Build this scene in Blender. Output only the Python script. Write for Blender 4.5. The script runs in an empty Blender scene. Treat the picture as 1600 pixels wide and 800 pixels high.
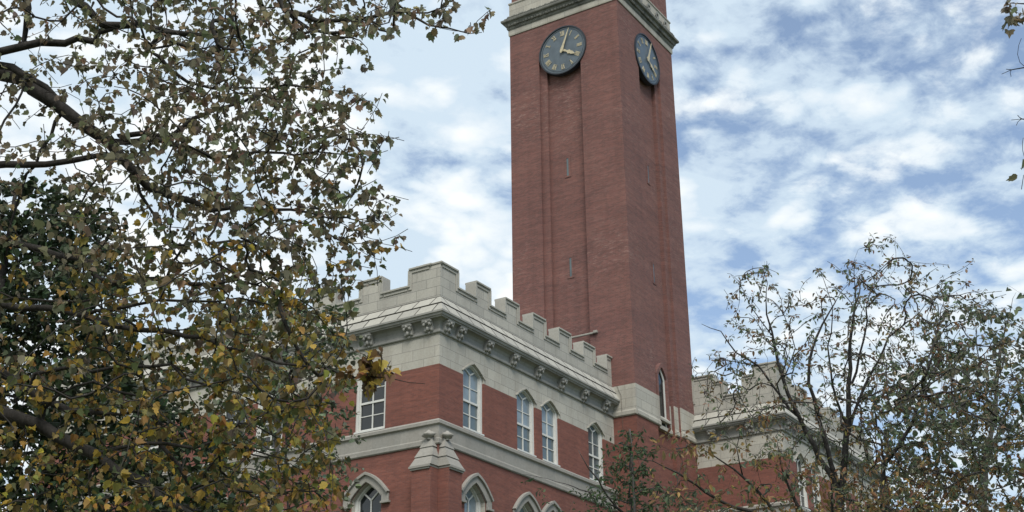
import bpy, bmesh, math, random
import numpy as np
from mathutils import Vector, Matrix

rng = np.random.default_rng(11)
random.seed(5)
scene = bpy.context.scene
COL = scene.collection
V = Vector

# ------------------------------------------------------------------ camera
YAW, PITCH, ROLL, FPX = 0.5599, 0.4053, -0.0110, 2103.43
CAM = np.array([-47.5558, -33.7765, 1.6])
Fw = np.array([math.cos(YAW) * math.cos(PITCH), math.sin(YAW) * math.cos(PITCH), math.sin(PITCH)])
_r = np.array([math.sin(YAW), -math.cos(YAW), 0.0])
_u = np.cross(_r, Fw)
Rt = math.cos(ROLL) * _r + math.sin(ROLL) * _u
Up = -math.sin(ROLL) * _r + math.cos(ROLL) * _u
cam_data = bpy.data.cameras.new('camera')
cam = bpy.data.objects.new('camera', cam_data)
COL.objects.link(cam)
m = Matrix(((Rt[0], Up[0], -Fw[0]), (Rt[1], Up[1], -Fw[1]), (Rt[2], Up[2], -Fw[2])))
cam.matrix_world = Matrix.Translation(V(CAM)) @ m.to_4x4()
cam_data.sensor_width = 36
cam_data.lens = FPX / 1600 * 36
cam_data.clip_end = 5000
scene.camera = cam


def CP(x, y, d):
    """world point seen at photo position (x, y), d metres in front of the camera"""
    return CAM + d * (Fw + Rt * (x - 800) / FPX - Up * (y - 400) / FPX)


# ------------------------------------------------------------------ materials
def new_mat(name):
    mt = bpy.data.materials.new(name)
    mt.use_nodes = True
    nt = mt.node_tree
    b = nt.nodes['Principled BSDF']
    return mt, nt, b


def N(nt, kind, **kw):
    n = nt.nodes.new(kind)
    for k, v in kw.items():
        setattr(n, k, v)
    return n


def mixc(nt, fac, a, b, blend='MIX'):
    n = nt.nodes.new('ShaderNodeMix')
    n.data_type = 'RGBA'
    n.blend_type = blend
    for sock, v in ((n.inputs[0], fac), (n.inputs[6], a), (n.inputs[7], b)):
        if hasattr(v, 'is_output'):
            nt.links.new(v, sock)
        elif isinstance(v, (int, float)):
            sock.default_value = v
        else:
            sock.default_value = (*v, 1) if len(v) == 3 else v
    return n.outputs[2]


def ramp(nt, fac, stops):
    r = nt.nodes.new('ShaderNodeValToRGB')
    e = r.color_ramp.elements
    while len(e) < len(stops):
        e.new(0.5)
    for el, (p, c) in zip(e, stops):
        el.position = p
        el.color = (c, c, c, 1) if isinstance(c, (int, float)) else (*c, 1)
    nt.links.new(fac, r.inputs[0])
    return r.outputs[0]


def noise(nt, vec, scale, detail=4, rough=0.55, dist=0.0):
    n = nt.nodes.new('ShaderNodeTexNoise')
    n.inputs['Scale'].default_value = scale
    n.inputs['Detail'].default_value = detail
    n.inputs['Roughness'].default_value = rough
    n.inputs['Distortion'].default_value = dist
    if vec is not None:
        nt.links.new(vec, n.inputs['Vector'])
    return n.outputs['Fac']


def wall_coords(nt):
    """(x+y, z) from the world position: runs along every axis-aligned wall"""
    g = nt.nodes.new('ShaderNodeNewGeometry')
    s = nt.nodes.new('ShaderNodeSeparateXYZ')
    nt.links.new(g.outputs['Position'], s.inputs[0])
    a = N(nt, 'ShaderNodeMath', operation='ADD')
    nt.links.new(s.outputs[0], a.inputs[0])
    nt.links.new(s.outputs[1], a.inputs[1])
    c = nt.nodes.new('ShaderNodeCombineXYZ')
    nt.links.new(a.outputs[0], c.inputs[0])
    nt.links.new(s.outputs[2], c.inputs[1])
    return c.outputs[0], g.outputs['Position']


def brick_tex(nt, vec, w, h, mortar, c1, c2, cm, offset=0.5, smooth=0.1):
    t = nt.nodes.new('ShaderNodeTexBrick')
    nt.links.new(vec, t.inputs['Vector'])
    t.offset = offset
    t.inputs['Scale'].default_value = 1.0
    t.inputs['Brick Width'].default_value = w
    t.inputs['Row Height'].default_value = h
    t.inputs['Mortar Size'].default_value = mortar
    t.inputs['Mortar Smooth'].default_value = smooth
    t.inputs['Color1'].default_value = (*c1, 1)
    t.inputs['Color2'].default_value = (*c2, 1)
    t.inputs['Mortar'].default_value = (*cm, 1)
    return t.outputs['Color'], t.outputs['Fac']


def streak_noise(nt, pos, sx, sz, detail=4):
    mp = nt.nodes.new('ShaderNodeMapping')
    mp.inputs['Scale'].default_value = (sx, sx, sz)
    nt.links.new(pos, mp.inputs['Vector'])
    return noise(nt, mp.outputs[0], 1.0, detail, 0.6)


def bump(nt, bsdf, height, strength, dist):
    b = nt.nodes.new('ShaderNodeBump')
    b.inputs['Strength'].default_value = strength
    b.inputs['Distance'].default_value = dist
    nt.links.new(height, b.inputs['Height'])
    nt.links.new(b.outputs[0], bsdf.inputs['Normal'])


def make_brick(name, c1, c2, cm, patch, pale):
    mt, nt, b = new_mat(name)
    vec, pos = wall_coords(nt)
    col, fac = brick_tex(nt, vec, 0.215, 0.076, 0.006, c1, c2, cm)
    # groups of courses fired a little lighter or darker, and weathered patches
    n1 = ramp(nt, streak_noise(nt, pos, 0.25, 0.9, 5), [(0.32, 0.0), (0.70, 1.0)])
    col = mixc(nt, n1, col, mixc(nt, 1.0, col, patch, 'MULTIPLY'))
    mp = nt.nodes.new('ShaderNodeMapping')
    mp.inputs['Scale'].default_value = (2.6, 2.6, 14.0)
    nt.links.new(pos, mp.inputs['Vector'])
    n2 = ramp(nt, noise(nt, mp.outputs[0], 1.0, 5, 0.7), [(0.53, 0.0), (0.66, 1.0)])
    n3 = ramp(nt, noise(nt, pos, 0.22, 3, 0.5), [(0.42, 0.0), (0.66, 1.0)])
    f = N(nt, 'ShaderNodeMath', operation='MULTIPLY')
    nt.links.new(n2, f.inputs[0])
    nt.links.new(n3, f.inputs[1])
    f2 = N(nt, 'ShaderNodeMath', operation='MULTIPLY')
    nt.links.new(f.outputs[0], f2.inputs[0])
    f2.inputs[1].default_value = pale[1]
    col = mixc(nt, f2.outputs[0], col, pale[0])
    st = ramp(nt, streak_noise(nt, pos, 1.5, 0.07, 5), [(0.50, 0.0), (0.72, 0.25)])
    col = mixc(nt, st, col, mixc(nt, 1.0, col, (0.55, 0.57, 0.60), 'MULTIPLY'))
    course = ramp(nt, streak_noise(nt, pos, 0.5, 7.0, 3), [(0.36, 0.90), (0.64, 1.10)])
    col = mixc(nt, 1.0, col, course, 'MULTIPLY')
    nt.links.new(col, b.inputs['Base Color'])
    b.inputs['Roughness'].default_value = 0.88
    b.inputs['Specular IOR Level'].default_value = 0.25
    inv = N(nt, 'ShaderNodeMath', operation='SUBTRACT')
    inv.inputs[0].default_value = 1.0
    nt.links.new(fac, inv.inputs[1])
    bump(nt, b, inv.outputs[0], 0.5, 0.008)
    return mt


def make_stone(name, c1, c2, cm, w, h, stain, stain_amt, mortar=0.012, zoff=0.0):
    mt, nt, b = new_mat(name)
    vec, pos = wall_coords(nt)
    mp = nt.nodes.new('ShaderNodeMapping')
    mp.inputs['Location'].default_value = (0.37, zoff, 0)
    nt.links.new(vec, mp.inputs['Vector'])
    col, fac = brick_tex(nt, mp.outputs[0], w, h, mortar, c1, c2, cm, smooth=0.3)
    n1 = ramp(nt, streak_noise(nt, pos, 1.1, 0.28, 6), [(0.45, 0.0), (0.75, 1.0)])
    f = N(nt, 'ShaderNodeMath', operation='MULTIPLY')
    nt.links.new(n1, f.inputs[0])
    f.inputs[1].default_value = stain_amt
    col = mixc(nt, f.outputs[0], col, stain)
    n2 = ramp(nt, noise(nt, pos, 9.0, 5, 0.7), [(0.3, 0.86), (0.7, 1.06)])
    col = mixc(nt, 1.0, col, n2, 'MULTIPLY')
    nt.links.new(col, b.inputs['Base Color'])
    b.inputs['Roughness'].default_value = 0.85
    b.inputs['Specular IOR Level'].default_value = 0.25
    bump(nt, b, noise(nt, pos, 30.0, 4, 0.6), 0.25, 0.02)
    return mt


def make_plain(name, c, rough=0.6, var=0.12, scale=4.0, metal=0.0, spec=0.4):
    mt, nt, b = new_mat(name)
    g = nt.nodes.new('ShaderNodeNewGeometry')
    n = ramp(nt, noise(nt, g.outputs['Position'], scale, 5, 0.6), [(0.3, 1 - var), (0.7, 1 + var)])
    nt.links.new(mixc(nt, 1.0, c, n, 'MULTIPLY'), b.inputs['Base Color'])
    b.inputs['Roughness'].default_value = rough
    b.inputs['Metallic'].default_value = metal
    b.inputs['Specular IOR Level'].default_value = spec
    return mt


M = {}
M['brick'] = make_brick('red_brick', (0.215, 0.080, 0.058), (0.160, 0.064, 0.050), (0.16, 0.092, 0.075), (0.82, 0.84, 0.86), ((0.25, 0.15, 0.13), 0.25))
M['hazed_tower_brick'] = make_brick('hazed_tower_brick', (0.200, 0.088, 0.073), (0.140, 0.070, 0.060), (0.19, 0.125, 0.108), (0.80, 0.82, 0.86), ((0.32, 0.22, 0.19), 0.5))  # glare haze on the tower put into the colour: greyer than hall brick
M['stone'] = make_stone('limestone', (0.44, 0.415, 0.355), (0.365, 0.348, 0.302), (0.22, 0.21, 0.19), 1.25, 0.52, (0.25, 0.22, 0.18), 0.6, 0.014, 0.15)
M['parapet'] = make_stone('parapet_limestone', (0.405, 0.385, 0.335), (0.325, 0.312, 0.276), (0.19, 0.185, 0.17), 1.15, 0.46, (0.22, 0.205, 0.18), 0.55, 0.014, 0.16)
M['belt'] = make_stone('belt_limestone', (0.285, 0.27, 0.24), (0.25, 0.24, 0.215), (0.20, 0.19, 0.17), 1.6, 0.9, (0.22, 0.20, 0.17), 0.5, 0.006, 0.3)
M['slope'] = make_stone('weathering_stone', (0.41, 0.395, 0.345), (0.33, 0.32, 0.285), (0.06, 0.056, 0.05), 1.0, 0.45, (0.27, 0.255, 0.22), 0.4, 0.045, 0.15)
M['coping'] = make_stone('coping_stone', (0.37, 0.355, 0.31), (0.31, 0.30, 0.265), (0.3, 0.29, 0.26), 2.6, 5.0, (0.27, 0.255, 0.225), 0.5, 0.002)
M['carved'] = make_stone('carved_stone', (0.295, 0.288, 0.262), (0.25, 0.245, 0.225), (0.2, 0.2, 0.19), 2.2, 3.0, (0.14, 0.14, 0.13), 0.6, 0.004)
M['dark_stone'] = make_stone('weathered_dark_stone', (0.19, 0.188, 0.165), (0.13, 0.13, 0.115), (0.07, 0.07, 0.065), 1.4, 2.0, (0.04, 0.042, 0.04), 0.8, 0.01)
M['frame'] = make_plain('white_painted_wood', (0.54, 0.535, 0.50), 0.5, 0.05)
M['roof'] = make_plain('roof_membrane', (0.16, 0.16, 0.16), 0.9, 0.15)
M['dial'] = make_plain('dark_slate_dial', (0.085, 0.108, 0.126), 0.34, 0.2, 1.5)
M['rim'] = make_plain('dark_iron', (0.02, 0.026, 0.034), 0.5, 0.1)
M['gilt'] = make_plain('gilt_metal', (0.46, 0.40, 0.27), 0.5, 0.2, 8.0, 0.1)
M['copper'] = make_plain('weathered_copper', (0.13, 0.10, 0.08), 0.6, 0.2)
M['void'] = make_plain('unlit_interior', (0.02, 0.018, 0.018), 0.9, 0.1)


def make_glass(name, c, rough=0.06):
    mt, nt, b = new_mat(name)
    g = nt.nodes.new('ShaderNodeNewGeometry')
    n = ramp(nt, noise(nt, g.outputs['Position'], 1.3, 3, 0.5), [(0.35, 0.82), (0.65, 1.12)])
    nt.links.new(mixc(nt, 1.0, c, n, 'MULTIPLY'), b.inputs['Base Color'])
    b.inputs['Roughness'].default_value = rough
    b.inputs['IOR'].default_value = 1.52
    b.inputs['Specular IOR Level'].default_value = 0.6
    bump(nt, b, noise(nt, g.outputs['Position'], 0.9, 2, 0.5), 0.12, 0.05)
    return mt


M['glass_dark'] = make_glass('dark_window_glass', (0.012, 0.016, 0.018))
M['glass_mid'] = make_glass('glass_half_dark_room', (0.09, 0.115, 0.12))
M['glass_blind'] = make_glass('glass_over_pale_blind', (0.20, 0.24, 0.26))


def make_bark(name, c):
    mt, nt, b = new_mat(name)
    g = nt.nodes.new('ShaderNodeNewGeometry')
    n = ramp(nt, streak_noise(nt, g.outputs['Position'], 14, 5, 5), [(0.3, 0.55), (0.7, 1.35)])
    nt.links.new(mixc(nt, 1.0, c, n, 'MULTIPLY'), b.inputs['Base Color'])
    b.inputs['Roughness'].default_value = 0.9
    b.inputs['Specular IOR Level'].default_value = 0.2
    bump(nt, b, n, 0.6, 0.02)
    return mt


M['bark_dark'] = make_bark('dark_bark', (0.040, 0.036, 0.032))
M['bark_slate'] = make_bark('slate_bark', (0.052, 0.048, 0.047))
M['bark_grey'] = make_bark('grey_bark', (0.085, 0.078, 0.072))
M['bark_pale'] = make_bark('pale_bark', (0.16, 0.15, 0.14))


def make_leaf(name, trans=0.3):
    mt, nt, b = new_mat(name)
    a = nt.nodes.new('ShaderNodeAttribute')
    a.attribute_name = 'leafcol'
    b.inputs['Roughness'].default_value = 0.62
    b.inputs['Specular IOR Level'].default_value = 0.25
    nt.links.new(a.outputs['Color'], b.inputs['Base Color'])
    t = nt.nodes.new('ShaderNodeBsdfTranslucent')
    nt.links.new(a.outputs['Color'], t.inputs['Color'])
    mx = nt.nodes.new('ShaderNodeMixShader')
    mx.inputs[0].default_value = trans
    nt.links.new(b.outputs[0], mx.inputs[1])
    nt.links.new(t.outputs[0], mx.inputs[2])
    nt.links.new(mx.outputs[0], nt.nodes['Material Output'].inputs['Surface'])
    return mt


M['leaf'] = make_leaf('tree_leaf', 0.42)
M['leaf_thick'] = make_leaf('evergreen_leaf', 0.12)


# ------------------------------------------------------------------ mesh helpers
def thing(name, label, cat, loc=(0, 0, 0), group=None):
    o = bpy.data.objects.new(name, None)
    COL.objects.link(o)
    o.empty_display_size = 0.5
    o.location = loc
    o['label'] = label
    o['category'] = cat
    if group:
        o['group'] = group
    return o


class MB:
    """collects faces and links them as ONE mesh object (world coordinates)"""

    def __init__(s):
        s.v, s.f = [], []

    def face(s, pts):
        i = len(s.v)
        s.v += [tuple(p) for p in pts]
        s.f.append(tuple(range(i, i + len(pts))))

    def box(s, fr, s0, s1, d0, d1, h0, h1):
        P = lambda a, b, c: fr(a, c, b)
        i = len(s.v)
        s.v += [tuple(P(a, d, h)) for h in (h0, h1) for d in (d0, d1) for a in (s0, s1)]
        for q in ((0, 1, 3, 2), (4, 6, 7, 5), (0, 4, 5, 1), (2, 3, 7, 6), (0, 2, 6, 4), (1, 5, 7, 3)):
            s.f.append(tuple(i + k for k in q))

    def prism(s, fr, pts, d0, d1):
        """polygon (s,h) extruded from depth d0 to d1"""
        i, n = len(s.v), len(pts)
        s.v += [tuple(fr(a, h, d0)) for a, h in pts] + [tuple(fr(a, h, d1)) for a, h in pts]
        s.f.append(tuple(range(i, i + n)))
        s.f.append(tuple(range(i + n, i + 2 * n)))
        for k in range(n):
            k2 = (k + 1) % n
            s.f.append((i + k, i + k2, i + n + k2, i + n + k))

    def band(s, fr, outer, inner, d0, d1, closed=False):
        """ring or strip between two (s,h) lines of equal length, from depth d0 to d1"""
        i, n = len(s.v), len(outer)
        for d in (d0, d1):
            s.v += [tuple(fr(a, h, d)) for a, h in outer] + [tuple(fr(a, h, d)) for a, h in inner]
        o0, i0, o1, i1 = i, i + n, i + 2 * n, i + 3 * n
        for k in range(n if closed else n - 1):
            k2 = (k + 1) % n
            s.f += [(o0 + k, o0 + k2, i0 + k2, i0 + k), (o1 + k, o1 + k2, i1 + k2, i1 + k),
                    (o0 + k, o0 + k2, o1 + k2, o1 + k), (i0 + k, i0 + k2, i1 + k2, i1 + k)]
        if not closed:
            for k in (0, n - 1):
                s.f.append((o0 + k, i0 + k, i1 + k, o1 + k))

    def sweep(s, path, prof, closed=False, closeprof=False):
        """profile (offset d, z) run along a plan path; outward is to the RIGHT of travel"""
        n = len(path)
        rings = []
        for k in range(n):
            p = np.array(path[k], float)
            dirs = []
            if closed or k > 0:
                q = p - np.array(path[k - 1], float)
                dirs.append(q / np.hypot(*q))
            if closed or k < n - 1:
                q = np.array(path[(k + 1) % n], float) - p
                dirs.append(q / np.hypot(*q))
            nr = [np.array([d[1], -d[0]]) for d in dirs]
            mvec = nr[0] if len(nr) == 1 else (nr[0] + nr[1]) / (1 + nr[0] @ nr[1])
            i = len(s.v)
            s.v += [(p[0] + mvec[0] * d, p[1] + mvec[1] * d, z) for d, z in prof]
            rings.append(i)
        L = len(prof)
        for k in range(n if closed else n - 1):
            a, b = rings[k], rings[(k + 1) % n]
            for j in range(L if closeprof else L - 1):
                j2 = (j + 1) % L
                s.f.append((a + j, a + j2, b + j2, b + j))
        if not closed:
            for a in (rings[0], rings[-1]):
                s.f.append(tuple(a + j for j in range(L)))

    def build(s, name, mat, parent=None, bevel=0.0, smooth=False):
        me = bpy.data.meshes.new(name)
        me.from_pydata(s.v, [], s.f)
        bm = bmesh.new()
        bm.from_mesh(me)
        bmesh.ops.remove_doubles(bm, verts=bm.verts, dist=0.0004)
        bmesh.ops.recalc_face_normals(bm, faces=bm.faces)
        if bevel:
            eds = [e for e in bm.edges if len(e.link_faces) == 2 and e.calc_face_angle(0) > 0.6]
            bmesh.ops.bevel(bm, geom=eds, offset=bevel, segments=1, affect='EDGES', clamp_overlap=True)
        if smooth:
            for f in bm.faces:
                f.smooth = True
        bm.to_mesh(me)
        bm.free()
        me.materials.append(mat)
        o = bpy.data.objects.new(name, me)
        COL.objects.link(o)
        if parent:
            o.parent = parent
            off = V((0, 0, 0))
            q = parent
            while q:
                off += q.location
                q = q.parent
            o.location = -off
        return o


def frame(origin, sdir, ndir):
    o, a, n = (np.array(q, float) for q in (origin, sdir, ndir))
    z = np.array([0, 0, 1.0])
    return lambda s, h, d: o + a * s + z * h + n * d


def copy_part(o, parent, delta):
    c = o.copy()
    COL.objects.link(c)
    c.parent = parent
    c.location = o.location + V(delta)
    for ch in o.children:
        k = ch.copy()
        COL.objects.link(k)
        k.parent = c
    return c


# ------------------------------------------------------------------ dimensions (m), from the photograph
UW, TA, TW = 16.76, 1.444, 7.85       # wing length, tower projection, tower width
TU0, TU1, TV0, TV1 = UW, UW + 7.82, -TA, -TA + 7.96
FU, FV = 24.45, -6.85                 # far pavilion: left face, right face
ZB0, ZB1, ZK, ZC0, ZE, ZP = 17.54, 18.73, 21.31, 22.84, 23.70, 24.60
WLEN = 27.0                           # left facade
FEND = FU + 17.0

hall = thing('brick_hall', 'red brick and limestone hall with battlemented parapet and pointed windows beside the clock tower', 'building', (8, 10, 0))
tower = thing('clock_tower', 'tall square red brick tower with dark clock faces and stone cornice rising from the hall', 'tower', (TU0 + 3.9, 2.5, 0))

R_near = frame((0, 0, 0), (1, 0, 0), (0, -1, 0))       # right face of near pavilion, s = u
L_near = frame((0, 0, 0), (0, 1, 0), (-1, 0, 0))       # left face, s = v
R_far = frame((FU, FV, 0), (1, 0, 0), (0, -1, 0))
L_far = frame((FU, FV, 0), (0, 1, 0), (-1, 0, 0))
T_L = frame((TU0, TV0, 0), (0, 1, 0), (-1, 0, 0))      # tower left face, s from the near corner
T_R = frame((TU0, TV0, 0), (1, 0, 0), (0, -1, 0))


def arch(c, w, z1, rise, n=7, bow=0.10):
    """pointed head from (c-w, z1) over (c, z1+rise) to (c+w, z1)"""
    pts = []
    for k in range(n):
        t = k / (n - 1)
        x = c - w + w * t
        y = z1 + rise * t + bow * math.sin(math.pi * t) * rise
        pts.append((x, y))
    pts += [(2 * c - x, y) for x, y in reversed(pts[:-1])]
    return pts


def opening_reveal(mb, fr, outline, depth):
    for a, b in zip(outline, outline[1:]):
        mb.face([fr(a[0], a[1], 0), fr(b[0], b[1], 0), fr(b[0], b[1], -depth), fr(a[0], a[1], -depth)])


def make_window(fr, c, w, z0, z1, rise, pane_mat, rec=0.10, tall=True):
    """sash window: frame (with its glazing bars) > pane"""
    out = [(c - w, z0)] + arch(c, w, z1, rise) + [(c + w, z0)]
    t = 0.15
    inn = [(c - w + t, z0 + 0.13)] + arch(c, w - t, z1 + 0.02, rise - 0.10) + [(c + w - t, z0 + 0.13)]
    f = MB()
    f.band(fr, out, inn, -rec - 0.30, -rec, closed=True)
    # sloping sill
    f.box(fr, c - w + 0.002, c + w - 0.002, -rec + 0.002, 0.035, z0 + 0.003, z0 + 0.075)
    # second, thinner sash frame
    t2 = t + 0.055
    o2 = inn
    i2 = [(c - w + t2, z0 + 0.20)] + arch(c, w - t2, z1 + 0.03, rise - 0.15) + [(c + w - t2, z0 + 0.20)]
    f.band(fr, o2, i2, -rec - 0.20, -rec - 0.09, closed=True)
    gw = w - t2
    zm = z0 + 1.47 if tall else z0 + 1.40
    bd0, bd1 = -rec - 0.17, -rec - 0.10
    f.box(fr, c - gw, c + gw, bd0, bd1 + 0.02, zm - 0.055, zm + 0.045)
    zf = z1 - 0.02
    f.box(fr, c - 0.027, c + 0.027, bd0, bd1, z0 + 0.19, zm - 0.056)
    f.box(fr, c - 0.027, c + 0.027, bd0, bd1, zm + 0.046, zf)
    for zz in ((z0 + 0.2 + zm) / 2, (zm + zf) / 2 + 0.02):
        f.box(fr, c - gw, c - 0.036, bd0, bd1 - 0.012, zz - 0.02, zz + 0.02)
        f.box(fr, c + 0.036, c + gw, bd0, bd1 - 0.012, zz - 0.02, zz + 0.02)
    # Y of the head tracery
    for sg in (-1, 1):
        p0, p1 = (c, zf), (c + sg * gw * 0.60, z1 + rise * 0.42)
        nx, ny = -(p1[1] - p0[1]), p1[0] - p0[0]
        l = math.hypot(nx, ny)
        nx, ny = nx / l * 0.035, ny / l * 0.035
        f.prism(fr, [(p0[0] + nx, p0[1] + ny), (p1[0] + nx, p1[1] + ny), (p1[0] - nx, p1[1] - ny), (p0[0] - nx, p0[1] - ny)], bd0 + 0.005, bd1 + 0.004)
    w_o = f.build('window', M['frame'], hall)
    p = MB()
    p.face([fr(a, h, -rec - 0.145) for a, h in [(c - gw, zm)] + i2[1:-1] + [(c + gw, zm)]])
    p.build('pane', pane_mat, w_o)
    p = MB()
    p.face([fr(a, h, -rec - 0.15) for a, h in ((c - gw, z0 + 0.19), (c + gw, z0 + 0.19), (c + gw, zm), (c - gw, zm))])
    p.build('pane', M['glass_mid'] if pane_mat is M['glass_blind'] else pane_mat, w_o)
    return w_o


def facade(fr, s0, s1, uppers, lowers, brick, stone, lw=0.84):
    """brick and stone wall sheets with real openings. uppers: (centre, half width)"""
    # lower brick storey
    z_ls, z_lp, l_rise = 12.9, 15.62, 0.72
    brick.face([fr(s0, 0, 0), fr(s1, 0, 0), fr(s1, z_ls, 0), fr(s0, z_ls, 0)])
    edges = [s0]
    for c in lowers:
        edges += [c - lw, c + lw]
    edges.append(s1)
    for a, b in zip(edges[::2], edges[1::2]):
        brick.face([fr(a, z_ls, 0), fr(b, z_ls, 0), fr(b, ZB0 + 0.02, 0), fr(a, ZB0 + 0.02, 0)])
    for c in lowers:
        a = arch(c, lw, z_lp, l_rise)
        brick.face([fr(x, h, 0) for x, h in a] + [fr(c + lw, ZB0 + 0.02, 0), fr(c - lw, ZB0 + 0.02, 0)])
        opening_reveal(stone, fr, [(c - lw, z_ls)] + a + [(c + lw, z_ls), (c - lw, z_ls)], 0.34)
    # upper storey: brick to ZK, stone above
    edges = [s0]
    for c, w in uppers:
        edges += [c - w, c + w]
    edges.append(s1)
    for a, b in zip(edges[::2], edges[1::2]):
        brick.face([fr(a, ZB1 - 0.02, 0), fr(b, ZB1 - 0.02, 0), fr(b, ZK, 0), fr(a, ZK, 0)])
        stone.face([fr(a, ZK, 0), fr(b, ZK, 0), fr(b, ZC0, 0), fr(a, ZC0, 0)])
    for c, w in uppers:
        a = arch(c, w, 21.56, 0.47)
        stone.face([fr(c - w, ZK, 0)] + [fr(x, h, 0) for x, h in a] + [fr(c + w, ZK, 0), fr(c + w, ZC0, 0), fr(c - w, ZC0, 0)])
        opening_reveal(brick, fr, [(c - w, ZK), (c - w, ZB1)], 0.14)
        opening_reveal(brick, fr, [(c + w, ZB1), (c + w, ZK)], 0.14)
        opening_reveal(stone, fr, [(c - w, ZK)] + a + [(c + w, ZK)], 0.14)
        # thin raised moulding over the head
        o = arch(c, w + 0.13, 21.50, 0.62)
        i = arch(c, w + 0.045, 21.50, 0.545)
        stone.band(fr, o, i, 0.001, 0.05)


def hood_mould(fr, c, lw=0.84):
    """projecting stone hood over a lower window, ends turned down"""
    o, i = arch(c, lw + 0.46, 15.72, 1.02, 9, 0.16), arch(c, lw + 0.03, 15.64, 0.72, 9, 0.10)
    h = MB()
    h.band(fr, o, i, 0.001, 0.10)
    o2 = arch(c, lw + 0.50, 15.76, 1.06, 9, 0.16)
    i2 = arch(c, lw + 0.40, 15.70, 0.97, 9, 0.16)
    h.band(fr, o2, i2, 0.002, 0.20)
    for sg in (-1, 1):
        a, b = sorted((c + sg * (lw + 0.06), c + sg * (lw + 0.455)))
        h.box(fr, a, b, 0.001, 0.095, 15.36, 15.71)
        a, b = sorted((c + sg * (lw + 0.04), c + sg * (lw + 0.53)))
        h.box(fr, a, b, 0.001, 0.17, 15.25, 15.358)
    return h.build('hood_mould', M['belt'], hall, bevel=0.012)


# ---------------- pavilion walls
up_near_R = [(2.80, 0.87), (7.50, 0.87), (9.86, 0.85), (14.66, 0.86)]
low_near_R = [2.92, 7.42, 9.78, 14.4]
up_near_L = [(3.92, 0.90), (10.15, 0.90), (12.6, 0.90), (18.6, 0.90), (23.4, 0.90)]
low_near_L = [3.95, 10.15, 12.6, 18.6, 23.4]
up_far_R = [(2.68, 0.80), (4.98, 0.80), (9.6, 0.80), (13.4, 0.80)]
low_far_R = [2.68, 4.98, 9.6, 13.4]
wb, ws = MB(), MB()
facade(R_near, 0, UW + 0.3, up_near_R, low_near_R, wb, ws)
facade(L_near, 0, WLEN, up_near_L, low_near_L, wb, ws)
facade(R_far, 0, 17.0, up_far_R, low_far_R, wb, ws)
facade(L_far, 0, 17.0, [], [], wb, ws)
# backs of the hall, plain brick
for a, b in (((0, WLEN), (FEND, WLEN)), ((FEND, WLEN), (FEND, FV))):
    wb.face([(*a, 0), (*b, 0), (*b, ZC0), (*a, ZC0)])
wb.build('wall', M['brick'], hall)
ws.build('stone_band', M['stone'], hall)

glz = [M['glass_blind']] * 3 + [M['glass_mid']]
for (c, w), g in zip(up_near_R, glz):
    make_window(R_near, c, w - 0.004, ZB1, 21.56, 0.466, g)
for c, w in up_near_L:
    make_window(L_near, c, w - 0.004, ZB1, 21.56, 0.466, M['glass_dark'])
for c, w in up_far_R:
    make_window(R_far, c, w - 0.004, ZB1, 21.56, 0.466, M['glass_dark'])
for fr, cs, g in ((R_near, low_near_R, M['glass_blind']), (L_near, low_near_L, M['glass_dark']), (R_far, low_far_R, M['glass_dark'])):
    for c in cs:
        make_window(fr, c, 0.836, 12.9, 15.62, 0.715, g, rec=0.24, tall=False)
        hood_mould(fr, c)

near_path = [(UW, 0), (0, 0), (0, WLEN)]
far_path = [(FEND, FV), (FU, FV), (FU, TV0 + 7.9)]
# sweep outward must be to the right of travel: travelling -x along v=0, right is +y, so reverse
near_path = [(0, WLEN), (0, 0), (UW, 0)]
far_path = [(FU, 3.0), (FU, FV), (FEND, FV)]

belt_prof = [(0, ZB0), (0.05, ZB0), (0.09, ZB0 + 0.05), (0.09, ZB0 + 0.24), (0.055, ZB0 + 0.30), (0.055, ZB1 - 0.32),
             (0.075, ZB1 - 0.30), (0.15, ZB1 - 0.25), (0.15, ZB1 - 0.12), (0.0, ZB1)]
mould_prof = [(0, 22.80), (0.07, 22.80), (0.10, 22.84), (0.10, 22.90), (0.05, 22.93), (0.05, 22.97), (0.02, 23.0)]
cove_prof = [(0.02, 23.0), (0.03, 23.22), (0.10, 23.36), (0.20, 23.43), (0.36, 23.45), (0.36, 23.50), (0.42, 23.52),
             (0.45, 23.62), (0.50, 23.64), (0.50, 23.72), (0.485, 23.73)]
slope_prof = [(0.485, 23.73), (0.262, 24.145), (0.288, 24.165), (0.0, 24.62)]


def cornice(path, tag):
    m1 = MB()
    m1.sweep(path, belt_prof)
    m1.build('belt_course', M['belt'], hall)
    m2 = MB()
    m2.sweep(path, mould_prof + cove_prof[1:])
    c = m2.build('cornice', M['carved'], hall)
    m3 = MB()
    m3.sweep(path, slope_prof)
    m3.build('weathering', M['slope'], c)


cornice(near_path, 'near')
cornice(far_path, 'far')

# ---------------- carved corbels under the eaves


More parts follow.
